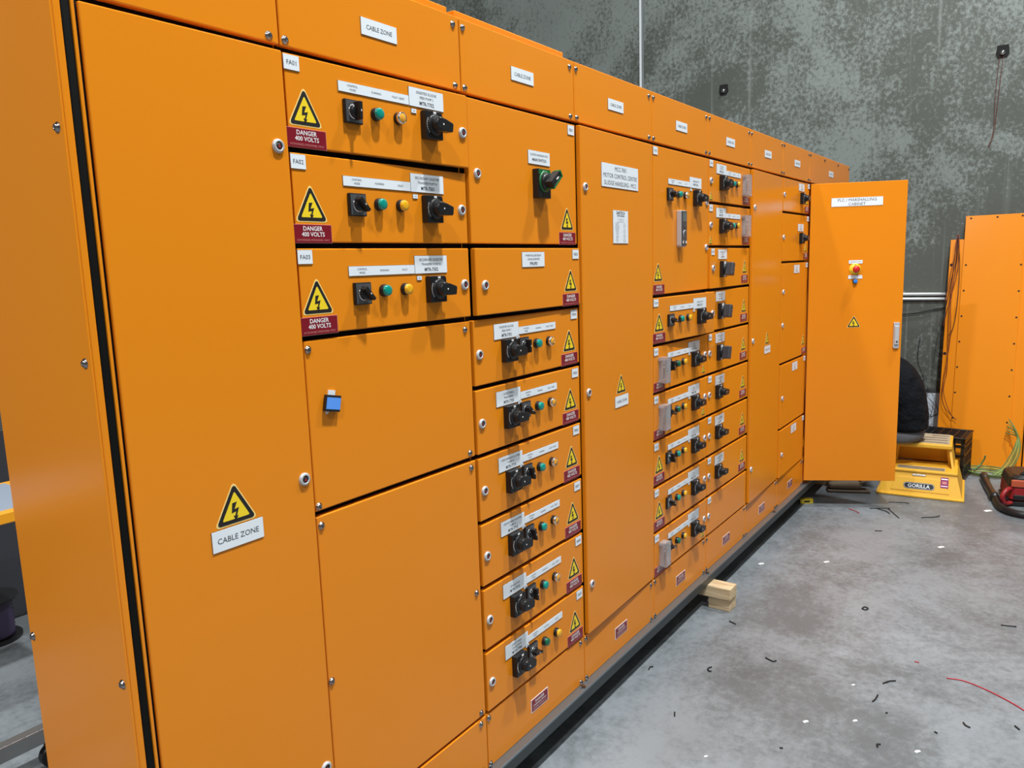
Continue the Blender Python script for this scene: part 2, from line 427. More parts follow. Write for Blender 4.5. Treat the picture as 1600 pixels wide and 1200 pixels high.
def keypad_mesh():
    def f():
        q = MB(); q.prism([(-.027, -.070), (-.022, -.077), (.022, -.077), (.027, -.070), (.027, .077), (-.027, .077)], 0, -.022, SILVER, bev=.003)
        q.prism([(-.0245, -.066), (-.018, -.072), (.018, -.072), (.0245, -.066), (.0245, .074), (-.0245, .074)], -.021, -.026, KEYPAD, bev=.0008)
        q.box(-.019, .019, -.0268, -.025, .030, .068, SCREEN); 
        for k in range(4): q.box(-.018+k*.0102, -.0105+k*.0102, -.0275, -.025, .006, .015, SATIN)
        q.lathe([(.015, .0255), (.015, .027), (.012, .0275)], SILVER, 24, M=Matrix.Translation((0, 0, -.020)))
        q.cyl(.007, .0255, .0278, SATIN, 20, M=Matrix.Translation((0, 0, -.020)))
        for x in (-.015, 0, .015): q.box(x-.004, x+.004, -.0275, -.025, -.062, -.051, WHT if x else SATIN)
        return q
    return cached(('operator_keypad',), f)

def panel_mesh(x0, x1, h, t=.018, bev=.0028):
    def f():
        q = MB(); q.box(x0, x1, 0, t, -h, 0, ORANGE, bev, 3); return q
    return cached(('panel', round(x0, 4), round(x1, 4), round(h, 4), t), f)

# ---------------------------------------------------------------- cabinets
M0, ST, TOP, B0, B1 = 2.1668, .20222, 2.364, .3468, .165
kz = lambda k: M0-ST*k
CX = [.66, 1.1126, 1.714, 2.3136, 2.9134, 3.514, 4.109, 4.691, 5.272, 6.407]
GAPX, GAPZ = .0042, .0065
DEPTH = .39
CABLAB = ['narrow orange cabinet at the near left end with one tall CABLE ZONE door',
          'orange cabinet with three doors tagged FA01 to FA03 above two blank screwed covers',
          'orange cabinet with the green handled main switch above doors tagged FB04 to FB09',
          'orange cabinet with one tall door carrying the large MCC-7001 title plate',
          'orange cabinet with a grey keypad on its upper door, directly right of the MCC-7001 door',
          'orange cabinet with nine doors and three big grip handles, right of the keypad cabinet',
          'orange cabinet with one glossy full height door, just right of the big grip handles',
          'orange cabinet with five doors of different heights, directly left of the opened door',
          'double width orange cabinet at the far end with its PLC / MARSHALLING door open']
cabs = []
for i in range(9):
    x0, x1 = CX[i], CX[i+1]; w = x1-x0
    c = empty('switchboard_cabinet', (x0, 0, 0), CABLAB[i], 'cabinet', 'orange cabinets of the switchboard row'); cabs.append(c)
    q = MB(); e = .0008
    if i < 8:
        q.box(e, w-e, .024, DEPTH, B1, TOP-.003, ORANGE); obj('body', q, c)
        q = MB(); q.box(.004, w-.004, .0185, .024, B1+.004, TOP-.006, GASKET_SHADE); obj('gasket_gap_shade', q, c)  # black sheet serves as gasket and as painted depth shade of the gaps
    else:
        q.box(e, .02, .024, DEPTH, B1, TOP-.003, ORANGE); q.box(w-.02, w-e, .024, DEPTH, B1, TOP-.003, ORANGE)
        q.box(.02, w-.02, DEPTH-.02, DEPTH, B1, TOP-.003, ORANGE); q.box(.02, w-.02, .024, DEPTH-.02, B1, B0, ORANGE)
        q.box(.02, w-.02, .024, DEPTH-.02, M0, TOP-.003, ORANGE); q.box(.56, .6, .024, .05, B0, M0, ORANGE); obj('body', q, c)
        q = MB(); q.box(.03, .55, .33, .345, B0+.02, M0-.03, LABEL); obj('mounting_plate', q, c)
        for k in range(5):
            q = MB(); q.box(.05, .53, .26, .329, B0+.1+k*.36, B0+.16+k*.36, SILVER, .002); obj('cable_duct', q, c)
            q = MB(); 
            for j in range(9): q.box(.07+j*.05, .112+j*.05, .25, .329, B0+.2+k*.36, B0+.31+k*.36, KEYPAD if j % 3 else LABEL, .002)
            if k < 4: obj('terminal_row', q, c)
            else: q.bm.free()
GRP = lambda c: c

def screw(parent, x, z, y=0.): return obj('screw', screw_mesh(), parent, (x, y, z))

for i in range(9):
    c = cabs[i]; w = CX[i+1]-CX[i]; xs = .040 if i == 0 else 0
    h = TOP-M0-GAPZ
    tp = obj('top_panel', panel_mesh(xs+.002, w-.002, h), c, (0, 0, TOP))
    for z in (-.023, -.178):
        screw(tp, w-.027, z)
        if i: screw(tp, .014, z)
    if i == 8:
        for x in (.38, .76): screw(tp, x, -.023)
    if i == 0: pass
    else: obj('cable_zone_label', label_mesh(.118, .038, [('CABLE ZONE', .0145, 0, 0, False)]), tp, (w/2 if i == 8 else .295, 0, -.100))
    bp = obj('base_panel', panel_mesh(xs+.002, w-.002, B0-B1-GAPZ*.5), c, (0, 0, B0-GAPZ*.5))
    for z in (-.014, -.168):
        screw(bp, w-.030, z)
        if i: screw(bp, .010, z)
    if i > 1: obj('danger_label', busbar_mesh(), bp, (.292, 0, -.098))

# near end cabinet: side sheet, posts, seal, painted gap shade
c = cabs[0]
q = MB(); q.box(-.004, 0, .0, DEPTH+.004, B1, TOP, ORANGE, .0012); q.box(0, .0135, -.0005, .024, B1, TOP, ORANGE, .0025, 3); sp = obj('side_panel', q, c)
for z in (1.920+.035, 1.56, .96, .36): obj('screw', screw_mesh(), sp, (-.004, .019, z), rot=(0, 0, R(-90)))
for z in (1.955, .96, .36): obj('screw', screw_mesh(), sp, (-.004, DEPTH-.011, z), rot=(0, 0, R(-90)))
q = MB(); q.box(.0135, .0285, -.001, .0185, B1+.01, TOP, GASKET_SHADE, .003, 2); obj('edge_seal', q, c)
q = MB(); q.box(.0288, .0345, -.003, .0185, B1+.01, TOP, ORANGE, .001); obj('corner_post', q, c)
q = MB(); q.box(.0346, .0412, .004, .0185, B1+.01, M0-.004, GASKET_SHADE); obj('gap_shade_block', q, c)  # black block added to paint the shade in the gap beside the door

# roof cover plates standing a little above the first cabinets
for i, (xa, xb) in {0: (.05, .43), 1: (.02, .590), 2: (.02, .585)}.items():
    q = MB(); q.box(xa, xb, .030, DEPTH-.03, TOP-.003, TOP+.030, ORANGE, .003); obj('roof_plate', q, cabs[i])

def door(ci, k0, k1, side='L', ang=0., proud=0., z0=None, z1=None, x0=0., name='door'):
    """a door of cabinet ci between module lines k0 and k1; returns (object, place(mesh name, mesh, x, dz))"""
    c = cabs[ci]; w = CX[ci+1]-CX[ci]
    zt = (z0 if z0 is not None else kz(k0)); zb = (z1 if z1 is not None else kz(k1))
    off = x0+GAPX if side == 'L' else w-GAPX
    o = obj(name, panel_mesh(x0+GAPX-off, w-GAPX-off, zt-zb-2*GAPZ), c, (off, -.003-proud, zt-GAPZ*1.0), R(-ang if side == 'L' else ang))
    def place(n, me, x, dz, y=0.): return obj(n, me, o, (x-off, y, -(dz-GAPZ)))
    return o, place

def warn_set(p, x, dz=0., n='L', s=1., dang=True):
    p('warning_sign', warn_mesh(s), x, dz+.124)
    if dang: p('danger_label', danger_mesh(), x, dz+.177)

# column 0
d, p = door(0, 0, 9, 'L', .8, x0=.037)
p('warning_sign', warn_mesh(1.08), .247, kz(0)-kz(4)+.128)
p('cable_zone_label', label_mesh(.120, .043, [('CABLE ZONE', .0165, 0, 0, False)]), .248, kz(0)-kz(4)+.183)
p('door_lock', lock_mesh(), .424, kz(0)-kz(4)+.108); p('door_lock', lock_mesh(), .421, .201); p('door_lock', lock_mesh(), .424, 1.62)

# column A: FA doors
FA = [('FA01', 'DIGESTED SLUDGE', 'FEED PUMP 2', 'MTR-7702', 'FAULT / RESET', 'button', 90, 1.6, -.004),
      ('FA02', 'SECONDARY DIGESTER', 'TRANSFER PUMP 01', 'MTR-7501', 'FAULT', 'amber', 45, .2, .001),
      ('FA03', 'SECONDARY DIGESTER', 'TRANSFER PUMP 02', 'MTR-7502', 'FAULT', 'amber', 45, .2, .004)]
for k, (tg, a, b_, c_, th, ky, sw, an, dz) in enumerate(FA):
    d, p = door(1, k, k+1, 'L', an)
    p('tag_label', tag_mesh(tg), .022, .025); warn_set(p, .050, 0)
    p('control_label', strip_mesh(.224, th), .259, .055+dz); p('motor_label', motor_mesh(a, b_, c_), .436, .044+dz)
    p('control_switch', control_mesh(R(sw)), .183, .108+dz); p('running_lamp', lamp_mesh('teal'), .257, .104+dz); p('fault_lamp', lamp_mesh(ky), .332, .104+dz)
    p('small_label', label_mesh(.017, .010, [('OFF', .0045, 0, 0, False)]), .388, .078+dz)
    p('isolator_switch', isolator_mesh(R(8)), .443, .108+dz); p('door_lock', lock_mesh(), .573, .106)
for (k0, k1, scr) in ((3, 5, ((.015, .026), (.573, .029), (.014, .387), (.573, .384))), (5, 9, ((.017, .029), (.576, .024), (.014, .413), (.576, .406), (.575, .79), (.014, .79)))):
    d, p = door(1, k0, k1, 'L', 0., -.003, name='cover_panel')
    for x, z in scr: p('screw', screw_mesh(), x, z)
    if k0 == 3:
        M = Matrix.Rotation(R(12), 4, 'Y')
        q = MB(); q.box(-.010, .010, -.003, 0, .0, .030, LABEL, M=M); q.prism([(-.018, -.012), (.0, -.012), (-.010, -.026)], 0, -.006, LABEL, M)
        q.box(-.022, .022, -.012, -.002, -.019, .019, BLK, .001, M=M); q.box(-.0205, .0205, -.0127, -.0115, -.0135, .0135, PALEBLUE, M=M)
        p('sticky_blue_tab', q.mesh('sticky_blue_tab'), .068, .155)

# column B
d, p = door(2, 0, 2, 'R', .8)
p('tag_label', tag_mesh('FB01'), .566, .027); p('main_switch_label', label_mesh(.124, .040, [('SLUDGE HANDLING MCC', .0088, 0, .0085, False), ('MAIN SWITCH', .0125, 0, -.0065, True)]), .365, .135)
p('main_switch', main_mesh(), .362, .208); p('door_lock', lock_mesh(), .040, .206)
p('warning_sign', warn_mesh(.93), .531, .2022+.124); p('danger_label', danger_mesh(), .531, .2022+.177)
d, p = door(2, 2, 3, 'R', .5, .009, x0=.006)
p('tag_label', tag_mesh('FB03'), .566, .027); p('relay_label', motor_mesh('PHASE FAILURE RELAY', 'SURGE DIVERTER', 'PFR;SPD'), .305, .041)
p('door_lock', lock_mesh(), .050, .111); warn_set(p, .531, 0, s=.93)
FB = [('FB04', 'DIGESTED SLUDGE', 'FEED PUMP 1', 'MTR-7701', 'FAULT / RESET', 'teal', 'button', 90), ('FB05', 'SCREW PRESS', 'MAIN DRIVE', 'MTR-7705', 'FAULT / RESET', 'teal', 'button', 40),
      ('FB06', 'DEWATERING POLYMER', 'PUMP 01', 'MTR-7714', 'FAULT / RESET', 'teal', 'button', 75), ('FB07', 'DEWATERING POLYMER', 'PUMP 02', 'MTR-7715', 'FAULT / RESET', 'teal', 'button', 75),
      ('FB08', 'ODOUR FAN', '', 'MTR-7712', 'FAULT / RESET', 'teal', 'button', 85), ('FB09', 'SCREW PRESS', 'WASH DRIVE', 'MTR-7706', 'FAULT', 'green', 'amber', 10)]
for k, (tg, a, b_, c_, th, gr, ky, sw) in enumerate(FB):
    d, p = door(2, k+3, k+4, 'R', .15)
    p('tag_label', tag_mesh(tg), .562, .027); warn_set(p, .529, 0, s=.93)
    p('motor_label', motor_mesh(a, b_, c_), .163, .048); p('control_label', strip_mesh(.214, th), .334, .054)
    p('isolator_switch', isolator_mesh(R(8)), .166, .107); p('control_switch', control_mesh(R(sw)), .247, .102)
    p('running_lamp', lamp_mesh(gr), .323, .102); p('fault_lamp', lamp_mesh(ky), .398, .102); p('door_lock', lock_mesh(), .027, .106)
    p('small_label', label_mesh(.017, .010, [('OFF', .0045, 0, 0, False)]), .222, .074)

# column C: tall door with the title plate
d, p = door(3, 0, 9, 'R', 1.3, .001)
p('title_label', label_mesh(.302, .082, [('MCC-7001', .022, 0, .0255, False), ('MOTOR CONTROL CENTRE', .022, 0, 0, False), ('SLUDGE HANDLING - MCC', .022, 0, -.0255, False)]), .305, .154)
lines = [('BARTECH', .016, 0, .051, True), ('SWITCHBOARDS', .008, 0, .040, True)]
rows = ['SWITCHBOARD', 'DRAWING No.', 'RATED VOLTAGE', 'RATED CURRENT', 'FREQUENCY', 'FAULT LEVEL', 'IP RATING', 'FORM', 'STANDARD', 'CLIENT', 'SERIAL No.', 'DATE']
for j, r_ in enumerate(rows): lines += [(r_, .0045, -.030, .014-j*.0062, False), ('415V 50Hz' if j % 3 else '7001', .0045, .030, .014-j*.0062, False)]
for j in range(4): lines.append(('MOTOR CONTROL CENTRE' if j % 2 else 'TEL', .0040, .0001, .031-j*.004, False))
p('rating_plate', label_mesh(.124, .119, lines), .302, .2022+.132)
p('warning_sign', warn_mesh(.9), .294, kz(0)-kz(4)+.122); p('cable_zone_label', label_mesh(.112, .042, [('CABLE ZONE', .0145, 0, 0, False)]), .296, kz(0)-kz(4)+.178)
for z in (.206, kz(0)-kz(4)+.106, kz(0)-kz(8)+.010): p('door_lock', lock_mesh(), .033, z)

# column D
def fc_common(p, dz, sx, mx, tg, l, gr='teal', ky='amber', sw=85, tiny=True):
    pass
d, p = door(4, 0, 3, 'L', .1)
p('tag_label', tag_mesh('FC01'), .024, .027)
p('control_label', strip_mesh(.222), .261, .137); p('motor_label', label_mesh(.133, .045, [('GENERAL DRIVE', .0088, 0, .006, False), ('MTR-7316', .0125, 0, -.008, True)]), .442, .126)
p('control_switch', control_mesh(R(30)), .160, .190); p('running_lamp', lamp_mesh('teal'), .250, .186); p('fault_lamp', lamp_mesh('button'), .322, .186)
p('small_label', label_mesh(.017, .010, [('OFF', .0045, 0, 0, False)]), .390, .158); p('isolator_switch', isolator_mesh(R(5)), .446, .192)
p('operator_keypad', keypad_mesh(), .262, ST+.128); p('door_lock', lock_mesh(), .577, .204); p('door_lock', lock_mesh(), .574, 2*ST+.003)
p('warning_sign', warn_mesh(.95), .048, 2*ST+.115); p('danger_label', danger_mesh(), .056, 2*ST+.175)
d, p = door(4, 3, 4, 'L', 3.4)
p('tag_label', tag_mesh('FC04'), .022, .027); warn_set(p, .051, -.004, s=.95)
p('control_label', strip_mesh(.222), .257, .057); p('motor_label', label_mesh(.130, .046, [('GENERAL DRIVE', .0088, 0, .006, False), ('MTR-7312', .0125, 0, -.008, True)]), .436, .050)
p('control_switch', control_mesh(R(20)), .150, .106); p('running_lamp', lamp_mesh('teal'), .240, .106); p('fault_lamp', lamp_mesh('amber'), .315, .106)
p('small_label', label_mesh(.017, .010, [('OFF', .0045, 0, 0, False)]), .378, .080); p('isolator_switch', isolator_mesh(R(5)), .440, .108); p('door_lock', lock_mesh(), .574, .106)
FC = [('FC05', True, 90), ('FC06', True, 30), ('FC07', False, 75), ('FC08', False, 50), ('FC09', True, 10)]
for k, (tg, box, sw) in enumerate(FC):
    kk = k+4; d, p = door(4, kk, kk+1, 'L', .1)
    p('tag_label', tag_mesh(tg), .024, .027)
    p('control_label', strip_mesh(.222), .252, .055); p('motor_label', label_mesh(.130, .046, [('DRIVE', .0088, 0, .010, False), ('STATION', .0088, 0, 0, False), ('MTR-730%d' % (k+1), .0125, 0, -.012, True)]), .430, .044)
    p('control_switch', control_mesh(R(sw)), .143, .098); p('running_lamp', lamp_mesh('green' if box else 'teal'), .232, .100); p('fault_lamp', lamp_mesh('amber'), .304, .100)
    p('small_label', label_mesh(.017, .010, [('OFF', .0045, 0, 0, False)]), .376, .074); p('isolator_switch', isolator_mesh(R(5)), .432, .102); p('door_lock', lock_mesh(), .566, .098)
    if box:
        p('switch_cover', cover_mesh(), .074, .108); p('danger_label', danger_mesh(), .056, .177); p('warning_sign', warn_mesh(.48), .548, .170)
    else: warn_set(p, .052, -.006, s=.95)

# column E
for k in (0, 1):
    d, p = door(5, k, k+1, 'R', .1)
    p('tag_label', tag_mesh('FD0%d' % (k+1)), .030, .024); p('motor_label', label_mesh(.128, .044, [('GBT DRIVE', .0088, 0, .012, False), ('CONVEYOR', .0088, 0, .002, False), ('MTR-732%d' % (k+1), .0125, 0, -.011, True)]), .163, .042)
    p('control_label', strip_mesh(.206), .334, .053); p('isolator_switch', isolator_mesh(R(5)), .170, .105); p('control_switch', control_mesh(R(60)), .234, .104)
    p('running_lamp', lamp_mesh('teal'), .310, .100); p('fault_lamp', lamp_mesh('amber'), .376, .098)
    p('switch_cover', cover_mesh(), .492, .098); p('danger_label', danger_mesh(), .525, .172); p('door_lock', lock_mesh(), .030, .102); p('warning_sign', warn_mesh(.48), .030, .178)
for k in range(2, 9):
    d, p = door(5, k, k+1, 'R', 1.2 if k == 2 else .1)
    p('tag_label', tag_mesh('FD0%d' % (k+1)), .030 if k != 8 else .034, .024); p('door_lock', lock_mesh(), .024 if k > 2 else .036, .100)
    if k == 8: continue
    p('motor_label', label_mesh(.122, .046, [('MAIN ISOLATOR', .0088, 0, .010, False), ('SUPPLY %d' % (k-1), .0088, 0, 0, False), ('DB-730%d' % (k-1), .0115, 0, -.012, True)]), .165, .036 if k < 5 else .043)
    if k < 5: p('grip_isolator_switch', grip_mesh(), .160 if k < 4 else .150, .106)
    else: p('isolator_switch', isolator_mesh(R(5)), .136, .098)
    warn_set(p, .512, -.012, s=.85)

# column F: glossy tall door
d, p = door(6, 0, 9, 'R', 1.4, .0, x0=.004)
for z in (.200, kz(0)-kz(4)+.100, kz(0)-kz(8)+.006): p('door_lock', lock_mesh(), .034, z)
p('warning_sign', warn_mesh(.85), .304, kz(0)-kz(4)+.118); p('cable_zone_label', label_mesh(.112, .042, [('CABLE ZONE', .0145, 0, 0, False)]), .312, kz(0)-kz(4)+.174)

# column G
G = [(M0, kz(1), 'switch', .2), (kz(1), 1.672, 'switch', .2), (1.672, 1.060, 'tall', .3), (1.060, .657, '', .7), (.657, B0, '', 1.0)]
for j, (za, zb, kind, an) in enumerate(G):
    d, p = door(7, 0, 0, 'R', an, z0=za, z1=zb)
    hh = za-zb
    p('tag_label', tag_mesh('FF0%d' % (j+1)), .555, .024)
    if kind == 'switch':
        ly = .040 if j == 0 else .083
        p('motor_label', label_mesh(.120, .044, [('SUPPLY', .0088, 0, .012, False), ('FEEDER', .0088, 0, .002, False), ('DB-740%d' % (j+1), .0115, 0, -.011, True)]), .390, ly)
        p('isolator_switch', isolator_mesh(R(5)), .395, ly+.066); p('door_lock', lock_mesh(), .024, hh/2)
        p('warning_sign', warn_mesh(.7), .515, hh-.080); p('danger_label', danger_mesh(), .525, hh-.032)
    else:
        p('supply_label', label_mesh(.120, .050, [('SPARE', .0088, 0, .012, False), ('SECTION', .0088, 0, 0, False), ('DB-74%d' % j, .0115, 0, -.013, True)]), .318, .045)
        if kind == 'tall':
            p('door_lock', lock_mesh(), .036, .176); p('door_lock', lock_mesh(), .036, .377); p('warning_sign', warn_mesh(.85), .510, hh-.095); p('danger_label', danger_mesh(), .530, hh-.032)
        else: p('door_lock', lock_mesh(), .050, hh*.53)

# far cabinet: opened PLC door and its closed twin
c = cabs[8]
pd = obj('open_door', panel_mesh(0, .588, 1.965, .022), c, (.002, -.012, 2.160), R(-62.5))
pd['label'] = 'tall orange door swung open towards the aisle'
def pp(n, me, x, z, y=0): return obj(n, me, pd, (x, y, z-2.160))
pp('door_label', label_mesh(.314, .054, [('PLC / MARSHALLING', .026, 0, .0125, False), ('CABINET', .026, 0, -.0135, False)]), .284, 2.038)
pp('emergency_stop_label', label_mesh(.085, .022, [('EMERGENCY STOP', .0085, 0, 0, False)]), .288, 1.657)
pp('reset_label', label_mesh(.086, .022, [('EMERGENCY STOP', .0070, 0, .0045, False), ('RESET', .0075, 0, -.0048, False)]), .288, 1.560)
q = MB(); q.lathe([(.036, 0), (.036, .003), (.033, .006), (0, .006)], ESTOPYEL, 32); q.lathe([(.014, .005), (.014, .022), (.021, .026), (.0225, .034), (.019, .042), (.010, .0455), (0, .046)], ESTOPRED, 28)
for a in range(0, 360, 120): q.box(-.004, .004, -.0066, -.0058, -.0015, .0015, BLK, M=Matrix.Rotation(R(a), 4, 'Y') @ Matrix.Translation((0, 0, .028)))
pp('emergency_stop_button', q.mesh('emergency_stop_button'), .285, 1.611)
pp('reset_button', lamp_mesh('blue'), .287, 1.532)
pp('warning_sign', warn_mesh(.95), .289, 1.259)
q = MB(); q.prism([(-.018, -.080), (-.012, -.086), (.012, -.086), (.018, -.080), (.018, .084), (-.018, .084)], 0, -.014, SILVER, bev=.003)
q.prism([(-.013, -.060), (.013, -.060), (.014, .062), (-.014, .062)], -.013, -.024, LOCKGREY, bev=.004); q.cyl(.006, .0, .026, STEEL, 16, M=Matrix.Translation((0, 0, -.040)))
h_ = pp('swing_handle', q.mesh('swing_handle'), .553, 1.176); h_['label'] = 'grey swing handle with key lock'
q = MB(); q.box(.62, CX[9]-CX[8]-.003, 0, .018, -(M0-B0)+.008, -.005, ORANGE, .0028, 3); dd = obj('door', q, c, (0, -.003, M0))
obj('door_lock', lock_mesh(), dd, (.66, 0, -.9))

# plinth rail under the whole row
q = MB(); x0, x1 = .655, CX[9]
q.box(x0, x1, -.030, .36, .119, .1645, GALV_SHADED, .001); q.box(x0, x1, -.031, .30, .1565, .165, GALV, .0015)  # lower face carries shade in its colour, top plate paler for its lit edge
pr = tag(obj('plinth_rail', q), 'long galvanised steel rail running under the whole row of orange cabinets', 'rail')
for x in (2.27, 3.50, 4.6): 
    q = MB(); q.cyl(.012, 0, .006, STEEL, 6, axis='z'); q.cyl(.006, 0, .012, STEEL, 12, axis='z'); obj('bolt', q, pr, (x, -.016, .163))
pr['category'] = 'rail'

# ---------------------------------------------------------------- timber packers under the rail
def timber(x0, x1, y0, y1, z0, z1, lab, rz=0):
    q = MB(); q.box(-(x1-x0)/2, (x1-x0)/2, -(y1-y0)/2, (y1-y0)/2, 0, z1-z0, TIMBER, .0025)
    tag(obj('timber_block', q, None, ((x0+x1)/2, (y0+y1)/2, z0), rz), lab, 'timber block', 'timber packers under the rail')
timber(3.468, 3.556, -.145, .30, .060, .119, 'pale pine block wedged directly under the steel rail, upper one of the pair')
timber(3.478, 3.562, -.140, -.030, 0, .060, 'short pine block lying on the floor beneath the longer packer', R(-2))
timber(1.30, 1.39, -.02, .30, .060, .119, 'pine packer hidden under the near end of the steel rail, upper one')
timber(1.30, 1.39, -.02, .30, 0, .060, 'pine packer hidden under the near end of the steel rail, lower one on the floor')
timber(5.90, 5.99, -.01, .30, .060, .119, 'pine packer under the far end of the steel rail, upper one behind the open door')
timber(5.90, 5.99, -.01, .30, 0, .060, 'pine packer under the far end of the steel rail, lower one on the floor')

# ---------------------------------------------------------------- step stool
STY = mat('stool_yellow_plastic', (0.78, 0.42, 0.03, 1), .45, bump=(90, .05)); GRIPM = mat('stool_grip_strip', (0.10, 0.07, 0.05, 1), .8); TREAD = mat('stool_worn_tread', (0.42, 0.33, 0.22, 1), .7, bump=(200, .3))
stl = empty('step_stool', (5.90, -.638, 0), 'yellow plastic two step stool lettered GORILLA on the floor beside the open door', 'step stool', rz=R(4.7))
def loft(q, secs, m, cap=True):
    t = bmesh.new(); rs = [[t.verts.new(p) for p in s_] for s_ in secs]
    for a, b_ in zip(rs, rs[1:]):
        n = len(a)
        for i in range(n): t.faces.new([a[i], a[(i+1) % n], b_[(i+1) % n], b_[i]])
    if cap: t.faces.new(rs[0][::-1]); t.faces.new(rs[-1])
    bmesh.ops.recalc_face_normals(t, faces=t.faces)
    q.merge(t, m)
def rect(xa, xb, ya, yb, z): return [(xa, ya, z), (xb, ya, z), (xb, yb, z), (xa, yb, z)]
q = MB()
q.box(-.015, .552, -.275, .275, 0, .018, STY, .006)
loft(q, [rect(0, .545, -.262, .262, .015), rect(.055, .54, -.222, .222, .168)], STY)
q.box(.045, .30, -.228, .228, .165, .185, STY, .007)
# upper step: two side cheeks and a back so the front stays open
for s_ in (-1, 1): loft(q, [[(.30, s_*.205, .18), (.54, s_*.205, .18), (.54, s_*.165, .18), (.30, s_*.165, .18)], [(.235, s_*.180, .325), (.54, s_*.180, .325), (.54, s_*.150, .325), (.235, s_*.150, .325)]], STY)
loft(q, [rect(.40, .54, -.17, .17, .18), rect(.34, .52, -.15, .15, .325)], STY)
for s_ in (-1, 1): loft(q, [[(.16, s_*.205, .18), (.30, s_*.205, .18), (.30, s_*.190, .18), (.16, s_*.190, .18)], [(.21, s_*.180, .32), (.27, s_*.180, .32), (.27, s_*.165, .32), (.21, s_*.165, .32)]], STY)
q.box(.185, .545, -.186, .190, .316, .350, STY, .009)
obj('stool_body', q, stl)
q = MB(); q.box(.205, .540, -.168, .172, .348, .3525, TREAD, .001)
for k, (ya, yb) in enumerate(((-.155, .12), (-.155, .16), (-.150, .10), (-.155, -.05))): q.box(.235+k*.078, .247+k*.078, ya, yb, .352, .3545, GRIPM)
obj('tread_pad', q, stl)
q = MB(); q.box(.075, .16, -.15, .15, .184, .187, TREAD); 
for k in range(2): q.box(.085+k*.035, .097+k*.035, -.145, .145, .187, .189, GRIPM)
obj('tread_pad', q, stl)
sl = math.atan2(.055, .153); FR = Matrix.Translation((.0262, 0, .088)) @ Matrix.Rotation(R(-90), 4, 'Z') @ Matrix.Rotation(-sl, 4, 'X')
q = MB()
q.prism([(-.185, -.052), (.185, -.052), (.150, .038), (.135, .046), (-.135, .046), (-.150, .038)], .004, -.004, STY, FR, bev=.003)
obj('raised_front_panel', q, stl)
def pill(w, h, n=8):
    r = h/2; return [(w/2-r+r*math.cos(R(-90+180*i/n)), r*math.sin(R(-90+180*i/n))) for i in range(n+1)]+[(-w/2+r+r*math.cos(R(90+180*i/n)), r*math.sin(R(90+180*i/n))) for i in range(n+1)]
q = MB(); F2 = FR @ Matrix.Translation((-.005, 0, -.012)); q.prism(pill(.196, .046), -.004, -.0055, BLK, F2); q.prism(pill(.190, .041), -.005, -.0058, WHT, F2); q.prism(pill(.186, .037), -.0055, -.0062, BLK, F2)
q.text('GORILLA', .034, 0, 0, -.0066, WHT, True, wmax=.165, M=F2); q.text('GORILLA', .034, 0, 0, -.0069, LABEL, False, wmax=.16, M=F2)
obj('name_badge', q, stl)
q = MB(); F3 = FR @ Matrix.Translation((.115-.0, 0, .030)); q.box(.0, .048, -.0052, -.004, -.040, .034, mat('purple_label', (0.25, .01, .11, 1), .4), M=F3 @ Matrix.Translation((.012, 0, 0)))
q.box(.016, .056, -.0058, -.005, .018, .026, WHT, M=F3); q.box(.016, .056, -.0058, -.005, -.030, -.024, WHT, M=F3); q.box(.022, .050, -.0058, -.005, -.012, .006, REDEDGE, M=F3)
obj('warning_label', q, stl)
q = MB(); F4 = FR @ Matrix.Translation((-.008, 0, .066)); q.prism(pill(.086, .012), -.003, -.0046, BLK, F4); q.prism(pill(.082, .009), -.0045, -.0050, WHT, F4); q.text('NON SLIP STEPS', .007, 0, 0, -.0054, BLK, False, wmax=.07, M=F4)
obj('small_badge', q, stl)

# ---------------------------------------------------------------- black milk crate
CR = mat('crate_black_plastic', (0.01, 0.01, 0.011, 1), .35, bump=(60, .1))
cr = empty('milk_crate', (6.655, -.70, 0), 'black plastic milk crate standing upside down behind the yellow stool', 'crate', rz=R(-4))
q = MB(); a = .165; t_ = .006; Hc = .33
for s_ in (-1, 1):
    for (z0, z1) in ((0, .03), (.10, .115), (.185, .20), (.25, .262), (.285, .33)):
        q.box(-a, a, s_*a-(t_ if s_ > 0 else 0), s_*a+(0 if s_ > 0 else t_), z0, z1, CR); q.box(s_*a-(t_ if s_ > 0 else 0), s_*a+(0 if s_ > 0 else t_), -a, a, z0, z1, CR)
    for k in range(7):
        x = -a+.02+k*(2*a-.04)/6
        q.box(x-.006, x+.006, s_*a-(t_ if s_ > 0 else 0), s_*a+(0 if s_ > 0 else t_), 0, Hc, CR); q.box(s_*a-(t_ if s_ > 0 else 0), s_*a+(0 if s_ > 0 else t_), x-.006, x+.006, 0, Hc, CR)
    for s2 in (-1, 1): q.box(s_*a-.022 if s_ > 0 else s_*a, s_*a if s_ > 0 else s_*a+.022, s2*a-.022 if s2 > 0 else s2*a, s2*a if s2 > 0 else s2*a+.022, 0, Hc, CR)
q.box(-a-.010, a+.010, -a-.010, a+.010, 0, .022, CR, .004)
obj('crate_walls', q, cr)
q = MB(); q.box(-a-.006, a+.006, -a-.006, -a+.014, Hc-.012, Hc, CR, .003); q.box(-a-.006, a+.006, a-.014, a+.006, Hc-.012, Hc, CR, .003); q.box(-a-.006, -a+.014, -a, a, Hc-.012, Hc, CR, .003); q.box(a-.014, a+.006, -a, a, Hc-.012, Hc, CR, .003)
for k in range(6):
    v = -a+.03+k*(2*a-.06)/5; q.box(v-.004, v+.004, -a, a, Hc-.014, Hc-.004, CR); q.box(-a, a, v-.004, v+.004, Hc-.014, Hc-.004, CR)
q.box(-a, a, -a, a, Hc-.020, Hc-.016, CR)
obj('crate_bottom_grid', q, cr)

